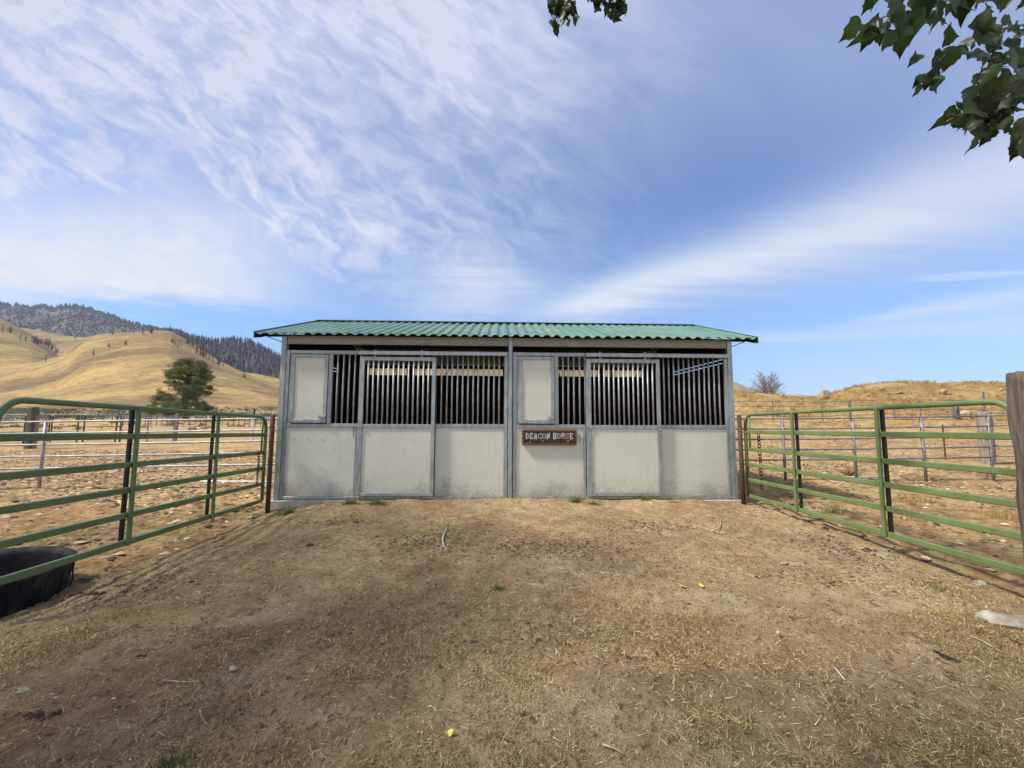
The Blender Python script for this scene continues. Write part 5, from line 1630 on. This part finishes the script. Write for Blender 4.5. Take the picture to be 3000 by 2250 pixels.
def stick(label, pxs, r, mt, seed=0, lift=0.0):
    P = []
    for i, (a, b) in enumerate(pxs):
        q = at_z(a, b, 0.0); zz_ = float(zfull(q[0], q[1])) + .012 + lift*(i % 2); q = at_z(a, b, zz_); P.append(q)
    o = MB().tube(P, list(np.linspace(r, r*.5, len(P))), 7).build('stick', mt, None, True)
    return tag(o, label, 'stick')
stick('curved pale forked stick on the dirt at right, upper prong', [(2083, 1557), (2103, 1549), (2112, 1536), (2111, 1520)], .009, M['stick'], lift=.01)
stick('straight pale stick crossing under the curved one at right', [(2045, 1542), (2090, 1556), (2158, 1569)], .008, M['stick'])
stick('rough brown stick lying level in the right half of the yard', [(2405, 1708), (2430, 1706), (2467, 1703)], .010, M['dstick'])
stick('thin pale stick beside the foot of the right gate, nearer the barn', [(2178, 1500), (2220, 1510)], .006, M['stick'])
stick('thin pale stick parallel to the right gate', [(2330, 1550), (2380, 1566)], .005, M['stick'])
stick('small curved pale twig in the dirt left of the right gate', [(2287, 1553), (2292, 1562), (2318, 1568)], .005, M['stick'])
stick('thin pale twig in the dirt below the level brown stick', [(2537, 1732), (2582, 1744)], .005, M['stick'])
stick('long thin reddish twig in the lower right dirt', [(2665, 1852), (2700, 1868), (2760, 1890)], .005, M['dstick'])
stick('long grey twig in the lower right corner area', [(2840, 1862), (2880, 1878), (2935, 1912)], .004, M['stick'])
stick('white twig near the bottom right of centre', [(2445, 1955), (2475, 1992)], .005, M['pole_white'])
stick('long pale stem lying lower left of centre', [(475, 1992), (530, 1997), (582, 1997)], .004, M['stick'])
stick('hooked dry stem at lower left below the long pale stem', [(585, 2078), (590, 2100), (606, 2123)], .004, M['stick'])
stick('long pale stem near the bottom right of centre', [(1765, 2180), (1800, 2192), (1828, 2210)], .004, M['stick'])
for i, (pp_, lb_) in enumerate((([(5, 1420), (40, 1405), (62, 1395)], 'pale slanting wire-thin branch in the left corral by the frame edge'), ([(150, 1433), (195, 1431)], 'pale board scrap in the left corral above its neighbour'),
                               ([(150, 1442), (180, 1424)], 'short pale slanting stick in the left corral'), ([(375, 1300), (405, 1303)], 'pale stick far out in the left corral'))):
    P = [at_z(a, b, -.24) + np.array([0, 0, .03]) for a, b in pp_]
    tag(MB().tube(P, .016, 6).build('stick', M['stick'], None, True), lb_, 'stick')

# pulled weed with its root
rg = np.random.default_rng(9)
q = at_z(1312, 1532, .02); wd = thing('uprooted_weed', 'pulled yellow green weed with a long pale root in the middle of the yard', 'weed', q)
P = [at_z(a, b, .015) for a, b in ((1310, 1545), (1298, 1568), (1297, 1588), (1301, 1600), (1292, 1604), (1288, 1617))]
MB().tube(P, [.008, .007, .006, .005, .003, .002], 6).tube([P[3], at_z(1308, 1608, .015)], [.004, .002], 5).build('root', M['pole_white'], wd, True)
n = 260
pts_ = np.array([at_z(1312, 1534, .02)]) + rg.normal(size=(n, 3))*np.array([.075, .07, .012])
pts_[:, 2] = np.abs(pts_[:, 2]) + .012
D_ = rand_dirs(n, rg); D_[:, 2] = np.abs(D_[:, 2])*.5; Wv = np.cross(D_, rand_dirs(n, rg)); Wv /= np.linalg.norm(Wv, axis=1)[:, None]
V_, Fq = blades(pts_, D_, Wv, rg.uniform(.03, .08, n), rg.uniform(.004, .009, n))
mesh('foliage', V_, Fq, M['weed'], wd)


# clods / dung as individual small dark lumps seen plainly
def lump(label, px, py, s, mt, seed, flat=.5, cat='clod', name='dirt_clod'):
    q = at_z(px, py, 0.0); rs_ = np.random.default_rng(seed)
    mb = MB()
    for k in range(7):
        o_ = rs_.normal(0, s*.36, 2) if k else np.zeros(2); x, y = q[0] + o_[0]*1.3, q[1] + o_[1]*.8
        z = float(zfull(x, y)); r_ = s*rs_.uniform(.18, .42) * (1.3 if k == 0 else 1); n_ = 7
        ring = lambda f, zz_: [(x + r_*f*rs_.uniform(.7, 1.3)*math.cos(6.283*j/n_), y + r_*f*rs_.uniform(.7, 1.3)*math.sin(6.283*j/n_), zz_) for j in range(n_)]
        V_ = ring(1, z - .01) + ring(.85, z + r_*flat*.6) + ring(.45, z + r_*flat*1.05)
        mb.add(V_, [(i*n_+j, i*n_+(j+1) % n_, (i+1)*n_+(j+1) % n_, (i+1)*n_+j) for i in range(2) for j in range(n_)] + [tuple(range(2*n_, 3*n_))])
    return tag(mb.build(name, mt), label, cat)
M['darkclod'] = simple_noise_mat('dark_manure', (.022, .014, .010), (.07, .045, .03), .95, 0, 25, bs=.9, bd=.02)[0]
lump('dark dung lump at the left edge of the yard hollow', 912, 1594, .07, M['darkclod'], 61, .3)
lump('orange bark chip in the dark hollow at left', 925, 1596, .035, M['orange'], 62, .6, 'bark chip', 'bark_chip')
lump('pale shell-like scrap beside the orange bark chip', 942, 1592, .030, M['pleaf'], 63, .9, 'bark chip', 'bark_chip')
lump('dark clod right of the tub', 235, 1690, .05, M['darkclod'], 64)
lump('wide dark clod in the dirt a step right of the tub', 275, 1702, .07, M['darkclod'], 65, .35)
lump('black flat clod at lower right below the thin reddish twig', 2768, 1922, .055, M['darkclod'], 66, .3)
lump('dark ragged clod at the lower left above the bottom edge', 95, 2090, .06, M['darkclod'], 67, .4)
lump('dark dung lump near the foot of the right gate', 2420, 1545, .07, M['darkclod'], 68, .4)
lump('reddish dark lump right of the dung near the right gate', 2533, 1570, .05, M['darkclod'], 69, .5)
lump('flat dark clod in the yard below the right gate middle', 2545, 1607, .07, M['darkclod'], 70, .3)
lump('dark clod under the right gate, second of the row to the right', 2605, 1607, .05, M['darkclod'], 71, .35)
lump('dark clod under the right gate, third of the row to the right', 2712, 1628, .05, M['darkclod'], 72, .35)
lump('grey crusted dung pad under the right gate near the timber post', 2870, 1692, .10, M['stone'], 73, .25)
lump('small dark clod in the left half of the yard', 560, 1700, .03, M['darkclod'], 74)
lump('dark clod at the left of the yard above the pale leaf', 420, 1912, .03, M['darkclod'], 75)
q = at_z(2490, 1392, -.12)
bw = np.random.default_rng(4); n = 90
P = np.array([[q[0], q[1], -.14]]) + bw.normal(size=(n, 3))*np.array([.05, .05, 0]); D_ = rand_dirs(n, bw); D_[:, 2] = np.abs(D_[:, 2]) + .5
Wv = np.cross(D_, rand_dirs(n, bw)); Wv /= np.linalg.norm(Wv, axis=1)[:, None]
V_, Fq = blades(P, D_, Wv, bw.uniform(.1, .3, n), bw.uniform(.01, .025, n))
tag(mesh('dead_weed', V_, Fq, M['dstick']), 'brown dead weed at the foot of the second post of the right pipe fence', 'weed')

# bare bush at far left edge
q = at_y(5, 1200, 22)
mb = snag_mesh('bare_bush', 1.0, 44, M['snag'], .5, 22, 6, .010, 4)
o = mb.build('bare_bush', M['snag'], None); o.location = (q[0] - .6, 22, -.2); o.scale = (2.6,)*3
tag(o, 'pinkish leafless bush at the left edge beyond the pens', 'bush')

# ------------------------------------------------------------------ thin air
hz = MB().box((-4200, -180, -60), (4600, 5200, 900)).build('haze', None)
hm = bpy.data.materials.new('haze_air'); hm.use_nodes = True
t = hm.node_tree; t.nodes.clear()
o_ = t.nodes.new('ShaderNodeOutputMaterial'); pv = t.nodes.new('ShaderNodeVolumePrincipled')
pv.inputs['Color'].default_value = (.72, .82, 1, 1); pv.inputs['Density'].default_value = .00008
t.links.new(pv.outputs[0], o_.inputs['Volume']); hz.data.materials.append(hm)
tag(hz, kind='stuff')
